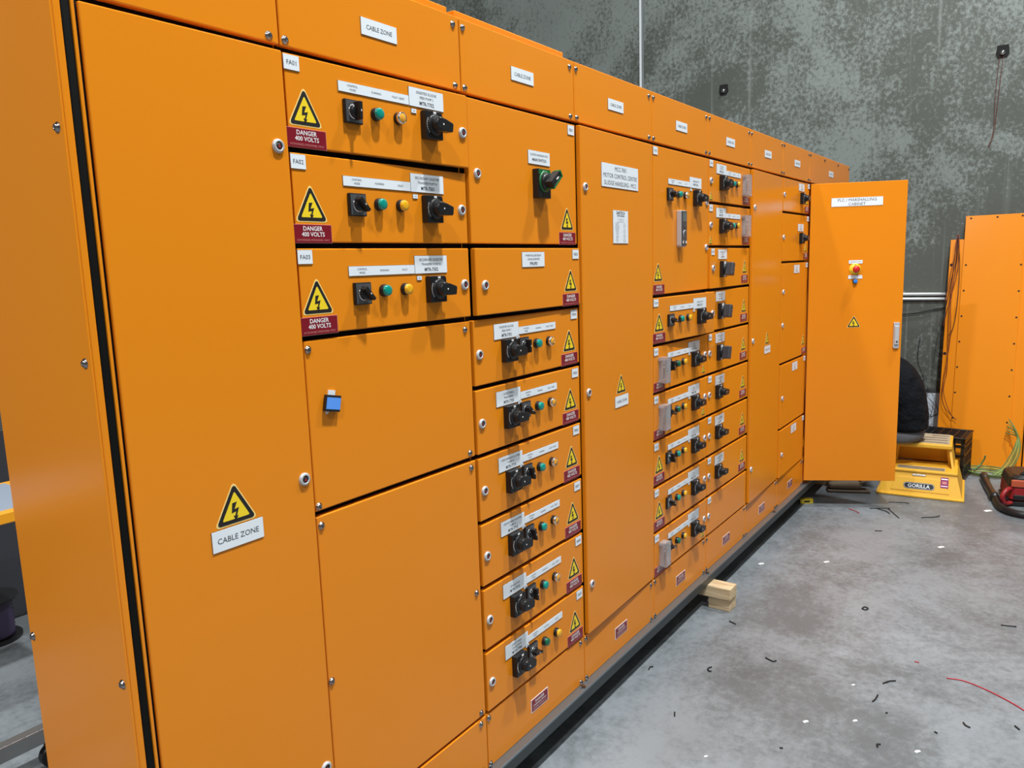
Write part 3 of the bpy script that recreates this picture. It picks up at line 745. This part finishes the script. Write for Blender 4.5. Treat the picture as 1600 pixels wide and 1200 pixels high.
# ---------------------------------------------------------------- person seated on the stool
SHIRT = mat('dark_navy_shirt', (0.0065, 0.0075, 0.010, 1), .9, spec=.15, bump=(9, 1.0, .05)); TROU = mat('grey_trousers', (0.13, 0.13, 0.14, 1), .85, bump=(140, .3))
SKIN = mat('skin', (0.28, 0.13, 0.08, 1), .5); HAIR = mat('dark_hair', (0.02, 0.015, 0.012, 1), .6); BOOT = mat('tan_work_boot', (0.22, 0.17, 0.11, 1), .7, bump=(80, .3)); SOLE = mat('boot_sole', (0.13, 0.10, 0.07, 1), .7)
PO = Vector((6.14, -.50, 0))
per = empty('person', tuple(PO), 'person in dark shirt and grey trousers sitting on the stool behind the open door', 'person')
def skin_obj(name, pts, edges, rad, m, parent, sub=2, root=0):
    me = bpy.data.meshes.new(name); me.from_pydata([Vector(p) for p in pts], edges, []); o = bpy.data.objects.new(name, me); C.objects.link(o); o.parent = parent
    me.materials.append(m); s_ = o.modifiers.new('skin', 'SKIN'); s_.use_smooth_shade = True
    sv = me.skin_vertices[0].data
    for i, r_ in enumerate(rad): sv[i].radius = r_ if isinstance(r_, tuple) else (r_, r_); sv[i].use_root = (i == root)
    sb = o.modifiers.new('sub', 'SUBSURF'); sb.levels = sub; sb.render_levels = sub
    return o
# local frame of the person: +y is forward, towards the cabinet
# bare body: neck, head, arms, hands, lower back
bp_ = [(0, .02, .45), (0, .03, .56), (0, .09, .68), (0, .19, .80), (0, .29, .85), (0, .31, .88), (0, .35, .93), (0, .37, 1.0),
       (-.17, .20, .82), (-.21, .20, .60), (-.17, .32, .72), (-.15, .355, .76), (.17, .20, .82), (.21, .20, .60), (.15, .33, .76), (.13, .36, .79)]
be = [(0, 1), (1, 2), (2, 3), (3, 4), (4, 5), (5, 6), (6, 7), (3, 8), (8, 9), (9, 10), (10, 11), (3, 12), (12, 13), (13, 14), (14, 15)]
br = [(.125, .085), (.12, .08), (.125, .085), (.125, .08), .055, .052, .085, .075, .052, .042, .030, .026, .052, .042, .030, .026]
skin_obj('body', bp_, be, br, SKIN, per)
# face features on the same head
q = MB()
for s_ in (-1, 1):
    q.lathe([(.0, -.008), (.010, 0), (.0, .010)], WHT, 12, M=Matrix.Translation((s_*.03, .445, .985)) @ Matrix.Rotation(R(180), 4, 'Z'))
    q.lathe([(0, -.01), (.022, -.004), (.026, .004), (.0, .012)], SKIN, 14, M=Matrix.Translation((s_*.085, .35, .97)) @ Matrix.Rotation(R(90*s_), 4, 'Z'))
q.prism([(-.012, -.02), (.012, -.02), (0, .03)], .465, .425, SKIN, Matrix.Translation((0, 0, .955)), bev=.004); q.box(-.022, .022, .435, .444, .915, .923, LOCKRED, .003)
obj('face', q, per)
q = MB(); q.lathe([(0, .115), (.05, .105), (.082, .07), (.092, .02), (.088, -.03), (.078, -.06)], HAIR, 22, axis='z', M=Matrix.Translation((0, .335, .975)) @ Matrix.Rotation(R(18), 4, 'X')); obj('hair', q, per)
# five fingered hands reaching into the cabinet
for s_, P0 in ((-1, Vector((-.15, .355, .76))), (1, Vector((.13, .36, .79)))):
    pts = [P0, P0+Vector((0, .05, .003))]; ed = [(0, 1)]; ra = [(.024, .016), (.030, .014)]
    for f_ in range(4):
        bx = (-.024+.016*f_); ln = (.055, .066, .070, .060)[f_]; k = len(pts)
        pts += [P0+Vector((bx, .078, .004)), P0+Vector((bx*1.1, .078+ln*.5, 0)), P0+Vector((bx*1.1, .078+ln*.85, -.018))]; ed += [(1, k), (k, k+1), (k+1, k+2)]; ra += [.009, .008, .007]
    k = len(pts); pts += [P0+Vector((-s_*.034, .035, -.004)), P0+Vector((-s_*.046, .062, -.014)), P0+Vector((-s_*.040, .085, -.022))]; ed += [(0, k), (k, k+1), (k+1, k+2)]; ra += [.010, .009, .008]
    skin_obj('hand', pts, ed, ra, SKIN, per, 2)
# shirt: torso lofted along the bent back, sleeves grown from the shoulders
def torso(name, secs, m, sub=2):
    bm = bmesh.new(); n = 16; rings = []
    for (y, z, a_, b_, tilt_) in secs:
        rings.append([bm.verts.new((a_*math.cos(2*math.pi*k/n), y+b_*math.sin(2*math.pi*k/n)*math.cos(R(tilt_)), z+b_*math.sin(2*math.pi*k/n)*math.sin(R(tilt_)))) for k in range(n)])
    for A, B in zip(rings, rings[1:]):
        for k in range(n): bm.faces.new([A[k], A[(k+1) % n], B[(k+1) % n], B[k]])
    bm.faces.new(rings[0][::-1]); bm.faces.new(rings[-1])
    for f in bm.faces: f.smooth = True
    me = bpy.data.meshes.new(name); bm.to_mesh(me); bm.free(); me.materials.append(m)
    o = bpy.data.objects.new(name, me); C.objects.link(o); o.parent = per
    sb = o.modifiers.new('sub', 'SUBSURF'); sb.levels = sub; sb.render_levels = sub; return o
torso('shirt', [(.0, .440, .175, .140, 0), (-.002, .452, .195, .150, 0), (.002, .50, .20, .150, 0), (-.002, .545, .205, .150, -3), (.008, .60, .203, .146, -6), (.022, .68, .21, .150, -10), (.045, .75, .212, .150, -18), (.078, .82, .215, .142, -28), (.135, .89, .19, .115, -42), (.20, .93, .11, .08, -55), (.225, .945, .075, .06, -60)], SHIRT)
skin_obj('sleeve', [(-.15, .12, .845), (-.195, .15, .80), (-.205, .19, .69)], [(0, 1), (1, 2)], [.072, .078, .062], SHIRT, per)
skin_obj('sleeve', [(.15, .12, .845), (.195, .15, .80), (.205, .19, .69)], [(0, 1), (1, 2)], [.072, .078, .062], SHIRT, per)
torso('trousers', [(.03, .353, .15, .09, 0), (.02, .360, .175, .125, 0), (.01, .395, .185, .142, 0), (.01, .43, .180, .135, 0), (.015, .452, .16, .12, 0)], TROU)
skin_obj('trouser_leg', [(-.09, .04, .435), (-.15, .28, .46), (-.19, .38, .45), (-.27, .37, .14)], [(0, 1), (1, 2), (2, 3)], [.082, .080, .068, .056], TROU, per)
skin_obj('trouser_leg', [(.09, .04, .435), (.13, .30, .47), (.13, .38, .46), (.12, .38, .14)], [(0, 1), (1, 2), (2, 3)], [.082, .080, .068, .056], TROU, per)
for bx, by, rz in ((-.31, .285, 22), (.12, .34, -4)):
    pts = [(0, -.09, .045), (0, 0, .045), (0, .10, .042), (0, .17, .036), (0, -.06, .12)]
    o = skin_obj('boot', pts, [(0, 1), (1, 2), (2, 3), (0, 4)], [(.038, .036), (.040, .038), (.044, .034), (.036, .026), (.045, .045)], BOOT, per); o.location = (bx, by, .008); o.rotation_euler = (0, 0, R(rz))
    q = MB(); q.box(-.044, .044, -.115, .175, 0, .020, SOLE, .008); obj('boot_sole', q, per, (bx, by, 0), R(rz))
    
# ---------------------------------------------------------------- panels and things against the far wall
PB, PT = 6.95, 7.27
tilt = math.atan2(PT-PB, 1.985)
HOLE = mat('dark_hole', (0.02, 0.005, 0.003, 1), .8)
def lean(x, y0, y1, h, lab, holes=(), slots=(), xt=None, tl=None, m=None, name='sheet_metal_panel', cat='metal panel', thick=.010):
    tl = tilt if tl is None else tl
    # origin at the foot, local z up the sheet, local -x is the front face
    q = MB(); q.box(0, thick, y0, y1, 0, h, m or ORANGE, .003)
    t = obj(name, q, None, (x, 0, 0), rot=(0, tl, 0)); tag(t, lab, cat, 'spare orange panels leaning on the wall')
    for (y, z) in holes:
        q = MB(); q.cyl(.0075, 0, .0006, HOLE, 12, M=Matrix.Rotation(R(-90), 4, 'Z')); obj('screw_hole', q, t, (0, y, z))
    for (y, z) in slots:
        q = MB(); q.cyl(.0125, 0, .0006, HOLE, 16, M=Matrix.Rotation(R(-90), 4, 'Z')); obj('cable_hole', q, t, (0, y, z))
    return t
kf = 1/math.cos(tilt)
hl = [(-.734, 1.787)]+[(-.732+i*.0025, (1.592-i*.2022)*kf) for i in range(7)]+[(-1.102+i*.0025, (1.586-i*.2022)*kf) for i in range(7)]+[(-.745, 1.985), (-.924, 1.985), (-1.09, 1.985)]
lean(6.945, -1.112, -.708, 2.005, 'tall orange sheet with two columns of screw holes, front one of the leaning stack', hl[1:])
lean(6.957, -1.19, -.612, 1.82, 'shorter orange sheet behind the tall one, brown wires hanging over its left edge', slots=[(-.630, 1.595*kf), (-.626, .886*kf)])
lean(6.969, -1.196, -.80, 1.98, 'orange sheet at the back of the leaning stack, showing as a strip on its right')
lean(6.95, -1.62, -1.205, 2.0, 'orange sheet at the right edge of the photo beside the leaning stack')
# pale board at the foot of the wall
BOARD = mat('pale_board', srgb(222, 232, 245), .5)
q = MB(); q.box(7.262, 7.298, -.95, -.05, 0, .535, BOARD, .002); q.box(7.255, 7.298, -.95, -.05, .535, .565, mat('board_lip', srgb(70, 72, 72), .5), .002)
tag(obj('pale_board', q), 'pale blue grey board with a dark top edge standing against the concrete wall', 'board')
# conduits
COND = mat('galvanised_conduit', (0.72, 0.74, 0.75, 1), .3, .35)
for z, lb in ((1.358, 'upper one of two bright steel conduits running along the concrete wall'), (1.318, 'lower one of two bright steel conduits running along the concrete wall')):
    q = MB(); q.tube([(7.282, 6, z), (7.282, 2, z), (7.282, -3, z)], .0125, COND, 16)
    cdt = tag(obj('conduit_pipe', q), lb, 'pipe', 'steel conduits on the wall')
    for y in (.6, -.9, -2.4):
        q = MB(); q.box(7.268, 7.3, y-.012, y+.012, z-.016, z+.016, STEEL, .002); obj('saddle_clip', q, cdt)
q = MB(); q.tube(cr_pts([(7.28, 1.6, 1.27), (7.285, .6, 1.20), (7.285, -.1, 1.185), (7.285, -.35, 1.195), (7.285, -.56, 1.24), (7.285, -.9, 1.30)]), .0045, PLASTIC, 6)
tag(obj('hanging_cable', q), 'thin black cable sagging along the wall below the steel conduits', 'cable')
# lifting anchor recesses
DK = mat('recess_dark', (0.008, 0.008, 0.008, 1), .9)
for y, z, lb, wires in ((1.311, 3.26, 'dark lifting anchor recess in the wall above the far cabinets', False), (-.889, 3.211, 'dark lifting anchor recess at the upper right of the wall with thin wires below', True)):
    t = empty('lifting_anchor', (7.3, y, z), lb, 'lifting anchor', 'lifting anchors cast in the wall')
    q = MB(); q.prism([(-.045, -.02), (-.03, -.05), (.03, -.05), (.045, -.02), (.038, .045), (-.038, .045)], 0, -.004, DK, Matrix.Rotation(R(-90), 4, 'Z')); obj('recess', q, t)
    q = MB(); q.lathe([(.018, .004), (.018, .02), (.010, .026), (0, .026)], CHROME, 16, M=Matrix.Rotation(R(-90), 4, 'Z') @ Matrix.Translation((0, 0, -.012))); obj('anchor_pin', q, t)
REDW = mat('brown_red_wire', (0.16, 0.025, 0.012, 1), .5); BLKW = mat('black_wire', (0.008, 0.008, 0.008, 1), .5)
for i, dy in enumerate((0, .022)):
    q = MB(); q.tube(cr_pts([(7.293, -.885+dy-.01, 3.19), (7.290, -.88+dy, 2.9), (7.291, -.865+dy*.3, 2.62), (7.290, -.835+dy*.5, 2.5)]), .0018, REDW, 5)
    tag(obj('hanging_wire', q), 'thin reddish wire hanging on the wall from the upper right anchor, %s of two' % ('left' if i else 'right'), 'wire', 'wires under the anchor')
# wires draped over the shorter panel (coordinates on the sheet, then pushed to its front)
def onsheet(y, z, off=.012): return (6.945+z/1.985*.3201-off, y, z)
WB = [[(-.664, 1.83), (-.664, 1.768), (-.664, 1.632), (-.642, 1.496), (-.623, 1.319), (-.597, 1.169), (-.589, 1.0)],
      [(-.668, 1.84), (-.676, 1.74), (-.680, 1.564), (-.655, 1.40), (-.625, 1.24), (-.604, 1.10)],
      [(-.66, 1.84), (-.655, 1.7), (-.635, 1.55), (-.622, 1.42), (-.605, 1.30)],
      [(-.664, 1.82), (-.690, 1.6), (-.695, 1.40), (-.690, 1.22), (-.674, 1.088), (-.642, 1.026)],
      [(-.67, 1.83), (-.668, 1.60), (-.648, 1.319), (-.660, 1.1), (-.659, .951), (-.632, .608), (-.653, .472), (-.744, .37)],
      [(-.66, 1.83), (-.648, 1.5), (-.640, 1.25), (-.650, .95), (-.655, .75), (-.640, .60), (-.672, .48), (-.71, .40)]]
for i, P in enumerate(WB):
    q = MB(); q.tube(cr_pts([onsheet(y, z, .016+.003*i) for y, z in P]), .0028, REDW if i % 3 else BLKW, 5)
    tag(obj('draped_wire', q), 'thin brown wire draped over the left edge of the shorter leaning panel', 'wire', 'wires draped over the leaning panel')
for i in range(5):
    a = .6+i*1.1; P = [(7.25-.01*i, -.50-.01*i, .60-.02*i), (7.22, -.52+.04*math.sin(a), .50), (7.20, -.55+.05*math.cos(a), .42-.02*i), (7.19, -.50-.06*math.sin(a*1.3), .34+.03*math.cos(a)), (7.2, -.47-.03*i, .28+.02*i)]
    q = MB(); q.tube(cr_pts(P), .0018, BLKW, 5); tag(obj('loose_wire', q), 'thin black wire in the tangle hanging before the pale board', 'wire', 'tangled wires before the pale board')
q = MB(); q.tube(cr_pts([(7.288, -.42, 1.0), (7.285, -.41, .80), (7.28, -.46, .66), (7.24, -.47, .58)]), .0025, BLKW, 5); tag(obj('hanging_wire', q), 'black wire running down the wall into the tangle before the pale board', 'wire')

# green and yellow earth cable
GY = mat('green_yellow_cable', (0.36, 0.40, 0.09, 1), .45); GY2 = mat('green_cable', (0.13, 0.22, 0.07, 1), .45)
for i in range(5):
    s_ = i*.014
    q = MB(); q.tube(cr_pts([(6.955, -1.10+s_*.3, .41-s_*2), (6.90, -1.145-s_*.2, .35-s_), (6.87, -1.185+s_*.5, .24), (6.84, -1.175+s_, .13), (6.80, -1.13+s_, .05), (6.76, -1.08+s_, .012)]), .0045, GY if i % 2 else GY2, 6)
    tag(obj('earth_cable', q), 'green and yellow earth cable arching down the leaning panels to the floor', 'cable', 'earth cables beside the leaning panels')
for i in range(4):
    cx, cy, ra, rb = 6.77, -1.00, .075+.02*i, .125+.012*i
    q = MB(); q.tube([(cx+ra*math.cos(a*math.pi/12)*1.0, cy+rb*math.sin(a*math.pi/12), .007+.009*i) for a in range(25)], .005, GY2 if i % 2 else GY, 6)
    tag(obj('cable_coil', q), 'loop of green and yellow cable coiled on the floor behind the crate', 'cable', 'coiled earth cable on the floor')
q = MB(); q.tube(cr_pts([(6.80, -.90, .02), (6.86, -.935, .05), (6.86, -.96, .10), (6.85, -.965, .13)]), .006, GY2, 6); tag(obj('earth_cable', q), 'short green cable end sticking up beside the black crate', 'cable')

# ---------------------------------------------------------------- red workshop vacuum
VR = mat('vacuum_red', (0.28, 0.012, 0.016, 1), .4); VB = mat('vacuum_black', (0.012, 0.012, 0.013, 1), .35); VO = mat('vacuum_orange_label', (0.45, 0.08, 0.03, 1), .5)
vc = empty('workshop_vacuum', (6.18, -1.30, 0), 'red and black workshop vacuum at the right edge on the concrete floor', 'vacuum cleaner', rz=R(12)); vc.scale = (1, 1, .80)
q = MB()
def rr(hx, hy, r, z, n=5):
    out = []
    for cx, cy, a0 in ((hx-r, hy-r, 0), (-hx+r, hy-r, 90), (-hx+r, -hy+r, 180), (hx-r, -hy+r, 270)):
        for i in range(n+1): a = R(a0+90*i/n); out.append((cx+r*math.cos(a), cy+r*math.sin(a), z))
    return out
loft(q, [rr(.165, .175, .05, 0), rr(.175, .185, .05, .01), rr(.175, .185, .05, .035), rr(.165, .175, .05, .045)], VB); obj('base_tray', q, vc)
q = MB(); loft(q, [rr(.155, .165, .05, .04), rr(.170, .180, .05, .06), rr(.165, .175, .05, .155), rr(.160, .170, .05, .16)], VR); q.box(-.180, -.165, .03, .15, .06, .10, VB, .004)
for yy in (.02, .07): q.cyl(.010, .165, .178, VB, 12, M=Matrix.Rotation(R(-90), 4, 'Z') @ Matrix.Translation((-yy, 0, .12)))
obj('tank', q, vc)
q = MB(); loft(q, [rr(.163, .173, .05, .158), rr(.168, .178, .05, .17), rr(.155, .165, .05, .235), rr(.13, .14, .05, .255)], VB); q.box(-.172, -.150, .06, .165, .165, .225, VO, .006); obj('motor_head', q, vc)
q = MB(); q.tube(cr_pts([(-.10, .10, .25), (-.10, .06, .285), (-.10, -.06, .285), (-.10, -.10, .25)]), .013, VB, 10); obj('carry_handle', q, vc)
q = MB(); q.tube(cr_pts([(-.155, .165, .15), (-.20, .20, .14), (-.215, .22, .09), (-.20, .20, .035), (-.17, .16, .03)]), .016, VR, 10); q.tube(cr_pts([(-.17, .19, .06), (-.195, .215, .09)]), .02, VB, 10); obj('front_bumper', q, vc)
for sx in (-1, 1):
    for sy in (-1, 1):
        q = MB(); q.cyl(.02, -.01, .01, VB, 16, M=Matrix.Translation((sx*.14, sy*.15, .02))); obj('caster', q, vc)
q = MB(); q.lathe([(.024, .16), (.024, .20), (.028, .21)], CHROME, 18, M=Matrix.Rotation(R(-90), 4, 'Z') @ Matrix.Translation((.06, 0, .2))); obj('hose_port', q, vc)
HO = mat('hose_black', (0.012, 0.012, 0.013, 1), .35)
hp = cr_pts([(6.56, -.985, .030), (6.40, -1.01, .028), (6.22, -1.045, .028), (6.06, -1.08, .026), (5.92, -1.105, .026), (5.82, -1.135, .026), (5.755, -1.19, .026), (5.73, -1.27, .026), (5.75, -1.38, .03), (5.86, -1.46, .07), (6.0, -1.46, .14)], 14)
ln = MB(); ln.tube(hp, [.0255 if i < 44 else (.0235 if i % 2 else .0205) for i in range(len(hp))], HO, 14)
hs = obj('vacuum_hose', ln); tag(hs, 'black corrugated vacuum hose curling on the floor in front of the red vacuum', 'hose')
q = MB(); q.tube([(6.60, -.978, .032), (6.50, -.995, .030)], [.029, .027], mat('hose_nozzle', (.03, .022, .018, 1), .4), 14); q.tube([(6.12, -1.066, .028), (6.03, -1.084, .028)], .030, CHROME if False else VB, 14); obj('hose_nozzle', q, hs)

# ---------------------------------------------------------------- things seen past the near end of the row
TBO = mat('bench_orange_edge', (0.85, 0.36, 0.02, 1), .4); TBG = mat('bench_grey_top', srgb(150, 160, 175), .35)
tb = empty('work_bench', (.75, 2.3, 0), 'orange edged bench with a grey worktop behind the near end cabinet', 'bench')
q = MB(); q.box(-1.3, .70, -.33, .20, .765, .81, TBO, .004); obj('bench_frame', q, tb)
q = MB(); q.box(-1.27, .66, -.29, .16, .808, .8135, TBG, .001); obj('worktop_sheet', q, tb)
for x in (-1.24, -.35):
    for y in (-.28, .15): q = MB(); q.box(x-.03, x+.03, y-.03, y+.03, 0, .765, VB, .003); obj('bench_leg', q, tb)
DKC = mat('dark_curtain', srgb(52, 54, 60), .45)
q = MB(); q.box(-.5, 1.72, 2.90, 2.94, .02, .98, DKC, .004); q.box(-.5, 1.72, 2.895, 2.90, .55, .56, BLK); 
for x in (-.45, 1.66): q.box(x, x+.04, 2.80, 3.05, 0, .03, VB, .003)
tag(obj('dark_screen', q), 'dark grey screen panel standing on the floor behind the bench at far left', 'screen')
sh = MB(); sh.box(-1.0, 1.95, 3.5, 3.9, .0, 1.9, mat('grey_cupboard', srgb(70, 73, 72), .4), .005)
for k in range(5): sh.box(-.9+k*.58, -.36+k*.58, 3.49, 3.5, .06, 1.85, mat('grey_cupboard_door', srgb(78, 82, 80), .4), .003)
tag(obj('steel_cupboard', sh), 'grey steel cupboard in shade behind the bench at the far left', 'cupboard')
rl = empty('cable_reel', (1.38, 2.755, 0), 'cable reel with dark purple cable standing on the floor at the left edge', 'cable reel')
q = MB(); q.cyl(.125, 0, .012, VB, 30, axis='z'); obj('reel_flange', q, rl)
q = MB(); q.cyl(.125, .20, .212, VB, 30, axis='z'); obj('reel_flange', q, rl)
q = MB(); PUR = mat('purple_cable', (0.05, 0.035, 0.085, 1), .4)
q.lathe([(.05, .012)]+[(.092+(.006 if i % 2 else 0), .012+i*.0094) for i in range(1, 20)]+[(.05, .2)], PUR, 30, axis='z'); obj('wound_cable', q, rl)
tr = empty('trolley_frame', (.55, 1.42, 0), 'low galvanised trolley frame on casters at the lower left edge', 'trolley')
GB = mat('trolley_galvanised', (0.6, 0.61, 0.62, 1), .25, .9, bump=(30, .1))
for y in (.05, -.45): q = MB(); q.box(-1.0, .62, y-.022, y+.022, .105, .160, GB, .003); obj('frame_rail', q, tr)
for x in (-.98, .60): q = MB(); q.box(x-.022, x+.022, -.428, .028, .105, .160, GB, .003); obj('cross_rail', q, tr)
for x in (-.9, .53):
    for y in (.05, -.44):
        q = MB(); q.cyl(.042, -.014, .014, VB, 26, M=Matrix.Translation((x, y, .042)), bev=.004); q.cyl(.02, -.017, .017, STEEL, 16, M=Matrix.Translation((x, y, .042)))
        q.box(x-.018, x+.018, y-.022, y-.018, .035, .105, STEEL); q.box(x-.018, x+.018, y+.018, y+.022, .035, .105, STEEL); q.box(x-.022, x+.022, y-.022, y+.022, .095, .105, STEEL); obj('caster', q, tr)

# ---------------------------------------------------------------- litter on the floor
q = MB(); q.box(-.045, .045, -.018, .018, 0, .032, YEL, .004); q.box(-.02, .02, -.0185, -.0175, .008, .022, BLK); q.box(-.0465, -.044, -.01, .01, .008, .022, BLK)
tag(obj('tape_measure', q, None, (5.40, .0, 0), R(-55)), 'small yellow tape measure on the floor under the rail near the open door', 'tape measure')
KW = [[[(3.38, -.171), (3.366, -.207)], 'beside the timber blocks'], [[(2.934, -.254), (2.914, -.245), (2.897, -.257), (2.902, -.265)], 'curled like a C below the third base panel'], [[(3.128, -.42), (3.115, -.455), (3.128, -.466)], 'forked, on bare floor below the timber blocks'],
      [[(3.838, -.667), (3.864, -.674), (3.854, -.692), (3.831, -.684), (3.837, -.668)], 'bent into a small ring in mid floor'], [[(3.169, -.875), (3.202, -.895), (3.217, -.914)], 'slightly bent, in the lower middle of the floor'], [[(3.011, -.866), (3.035, -.872), (3.07, -.874)], 'crooked, just below the slightly bent one'],
      [[(3.98, -1.232), (3.997, -1.29)], 'lying flat at the right side of the floor'], [[(3.038, -1.166), (3.022, -1.175), (3.015, -1.19)], 'hooked at one end, near the long red wire'], [[(3.111, -1.321), (3.093, -1.336)], 'straight, at the right edge by the red wire'],
      [[(2.741, -.941), (2.735, -.931), (2.719, -.936)], 'hook shaped, near the bottom of the photo'], [[(2.535, -.653), (2.54, -.662)], 'tiny, near the bottom left of the open floor'], [[(5.476, -.397), (5.541, -.511)], 'long and straight before the open door'], [[(5.535, -.5), (5.444, -.547), (5.354, -.596)], 'bent, in the cluster before the yellow stool'],
      [[(5.433, -.715), (5.491, -.79), (5.533, -.808)], 'long with an upturned tip before the yellow stool'], [[(5.028, -.51), (5.044, -.547)], 'short, alone below the cluster by the stool'], [[(5.681, -.48), (5.718, -.568), (5.715, -.604)], 'touching the foot of the yellow stool'], [[(2.96, -.927), (2.957, -.921)], 'speck sized, below the crooked one'],
      [[(2.921, -1.087), (2.917, -1.097)], 'speck sized, above the hooked pieces'], [[(2.807, .044-.09), (2.799, .015-.05), (2.776, -.04)], 'curled, just in front of the rail shadow'], [[(2.543, -.257), (2.519, -.267)], 'straight, on the lower left floor'], [[(5.50, -.43), (5.46, -.50), (5.42, -.53)], 'crossing another one in the cluster before the stool']]
for P, lb in KW:
    q = MB(); q.tube(cr_pts([(x, y, .0035) for x, y in P], 4), .0028, BLKW, 5); tag(obj('cable_offcut', q), 'black cable offcut on the floor, '+lb, 'cable offcut', 'black cable offcuts on the floor')
WW = [(4.156, -.08, .035, 'nearest the timber blocks'), (4.365, -.38, .035, 'crumpled, right of the blocks'), (4.925, -.885, .04, 'largest, in the upper right of the floor'), (5.795, -1.06, .055, 'long strip beside the vacuum hose'), (2.745, -.687, .022, 'low on the open floor'),
      (2.846, -.837, .018, 'small, right of the low one'), (3.10, -.779, .015, 'tiny, in mid floor'), (2.768, -1.054, .022, 'near the bottom right'), (2.354, -.454, .014, 'at the bottom left by the rail')]
for x, y, s_, lb in WW:
    q = MB(); q.prism([(-s_/2, -s_*.22), (s_*.1, -s_*.3), (s_/2, -s_*.1), (s_*.4, s_*.25), (-s_*.2, s_*.2), (-s_/2, s_*.28)], 0, -.002, WHT, Matrix.Rotation(R(90), 4, 'X') @ Matrix.Rotation(R(0), 4, 'Y'))
    tag(obj('paper_scrap', q, None, (x, y, .0025), R(-35)), 'white paper scrap on the floor, '+lb, 'paper scrap', 'white scraps on the floor')
RW = mat('red_wire', (0.5, 0.02, 0.04, 1), .45)
for P, lb in (([(5.404, -.278), (5.377, -.32), (5.338, -.359)], 'short, before the open door'), ([(3.422, -.954), (3.423, -.971)], 'tiny, right of mid floor'), ([(3.345, -1.08), (3.357, -1.137), (3.333, -1.21), (3.287, -1.288), (3.241, -1.345), (3.209, -1.377), (3.1, -1.46)], 'long and curved, running out of the lower right edge')):
    q = MB(); q.tube(cr_pts([(x, y, .003) for x, y in P], 5), .0022, RW, 5); tag(obj('red_wire', q), 'red wire on the floor, '+lb, 'wire', 'red wires on the floor')
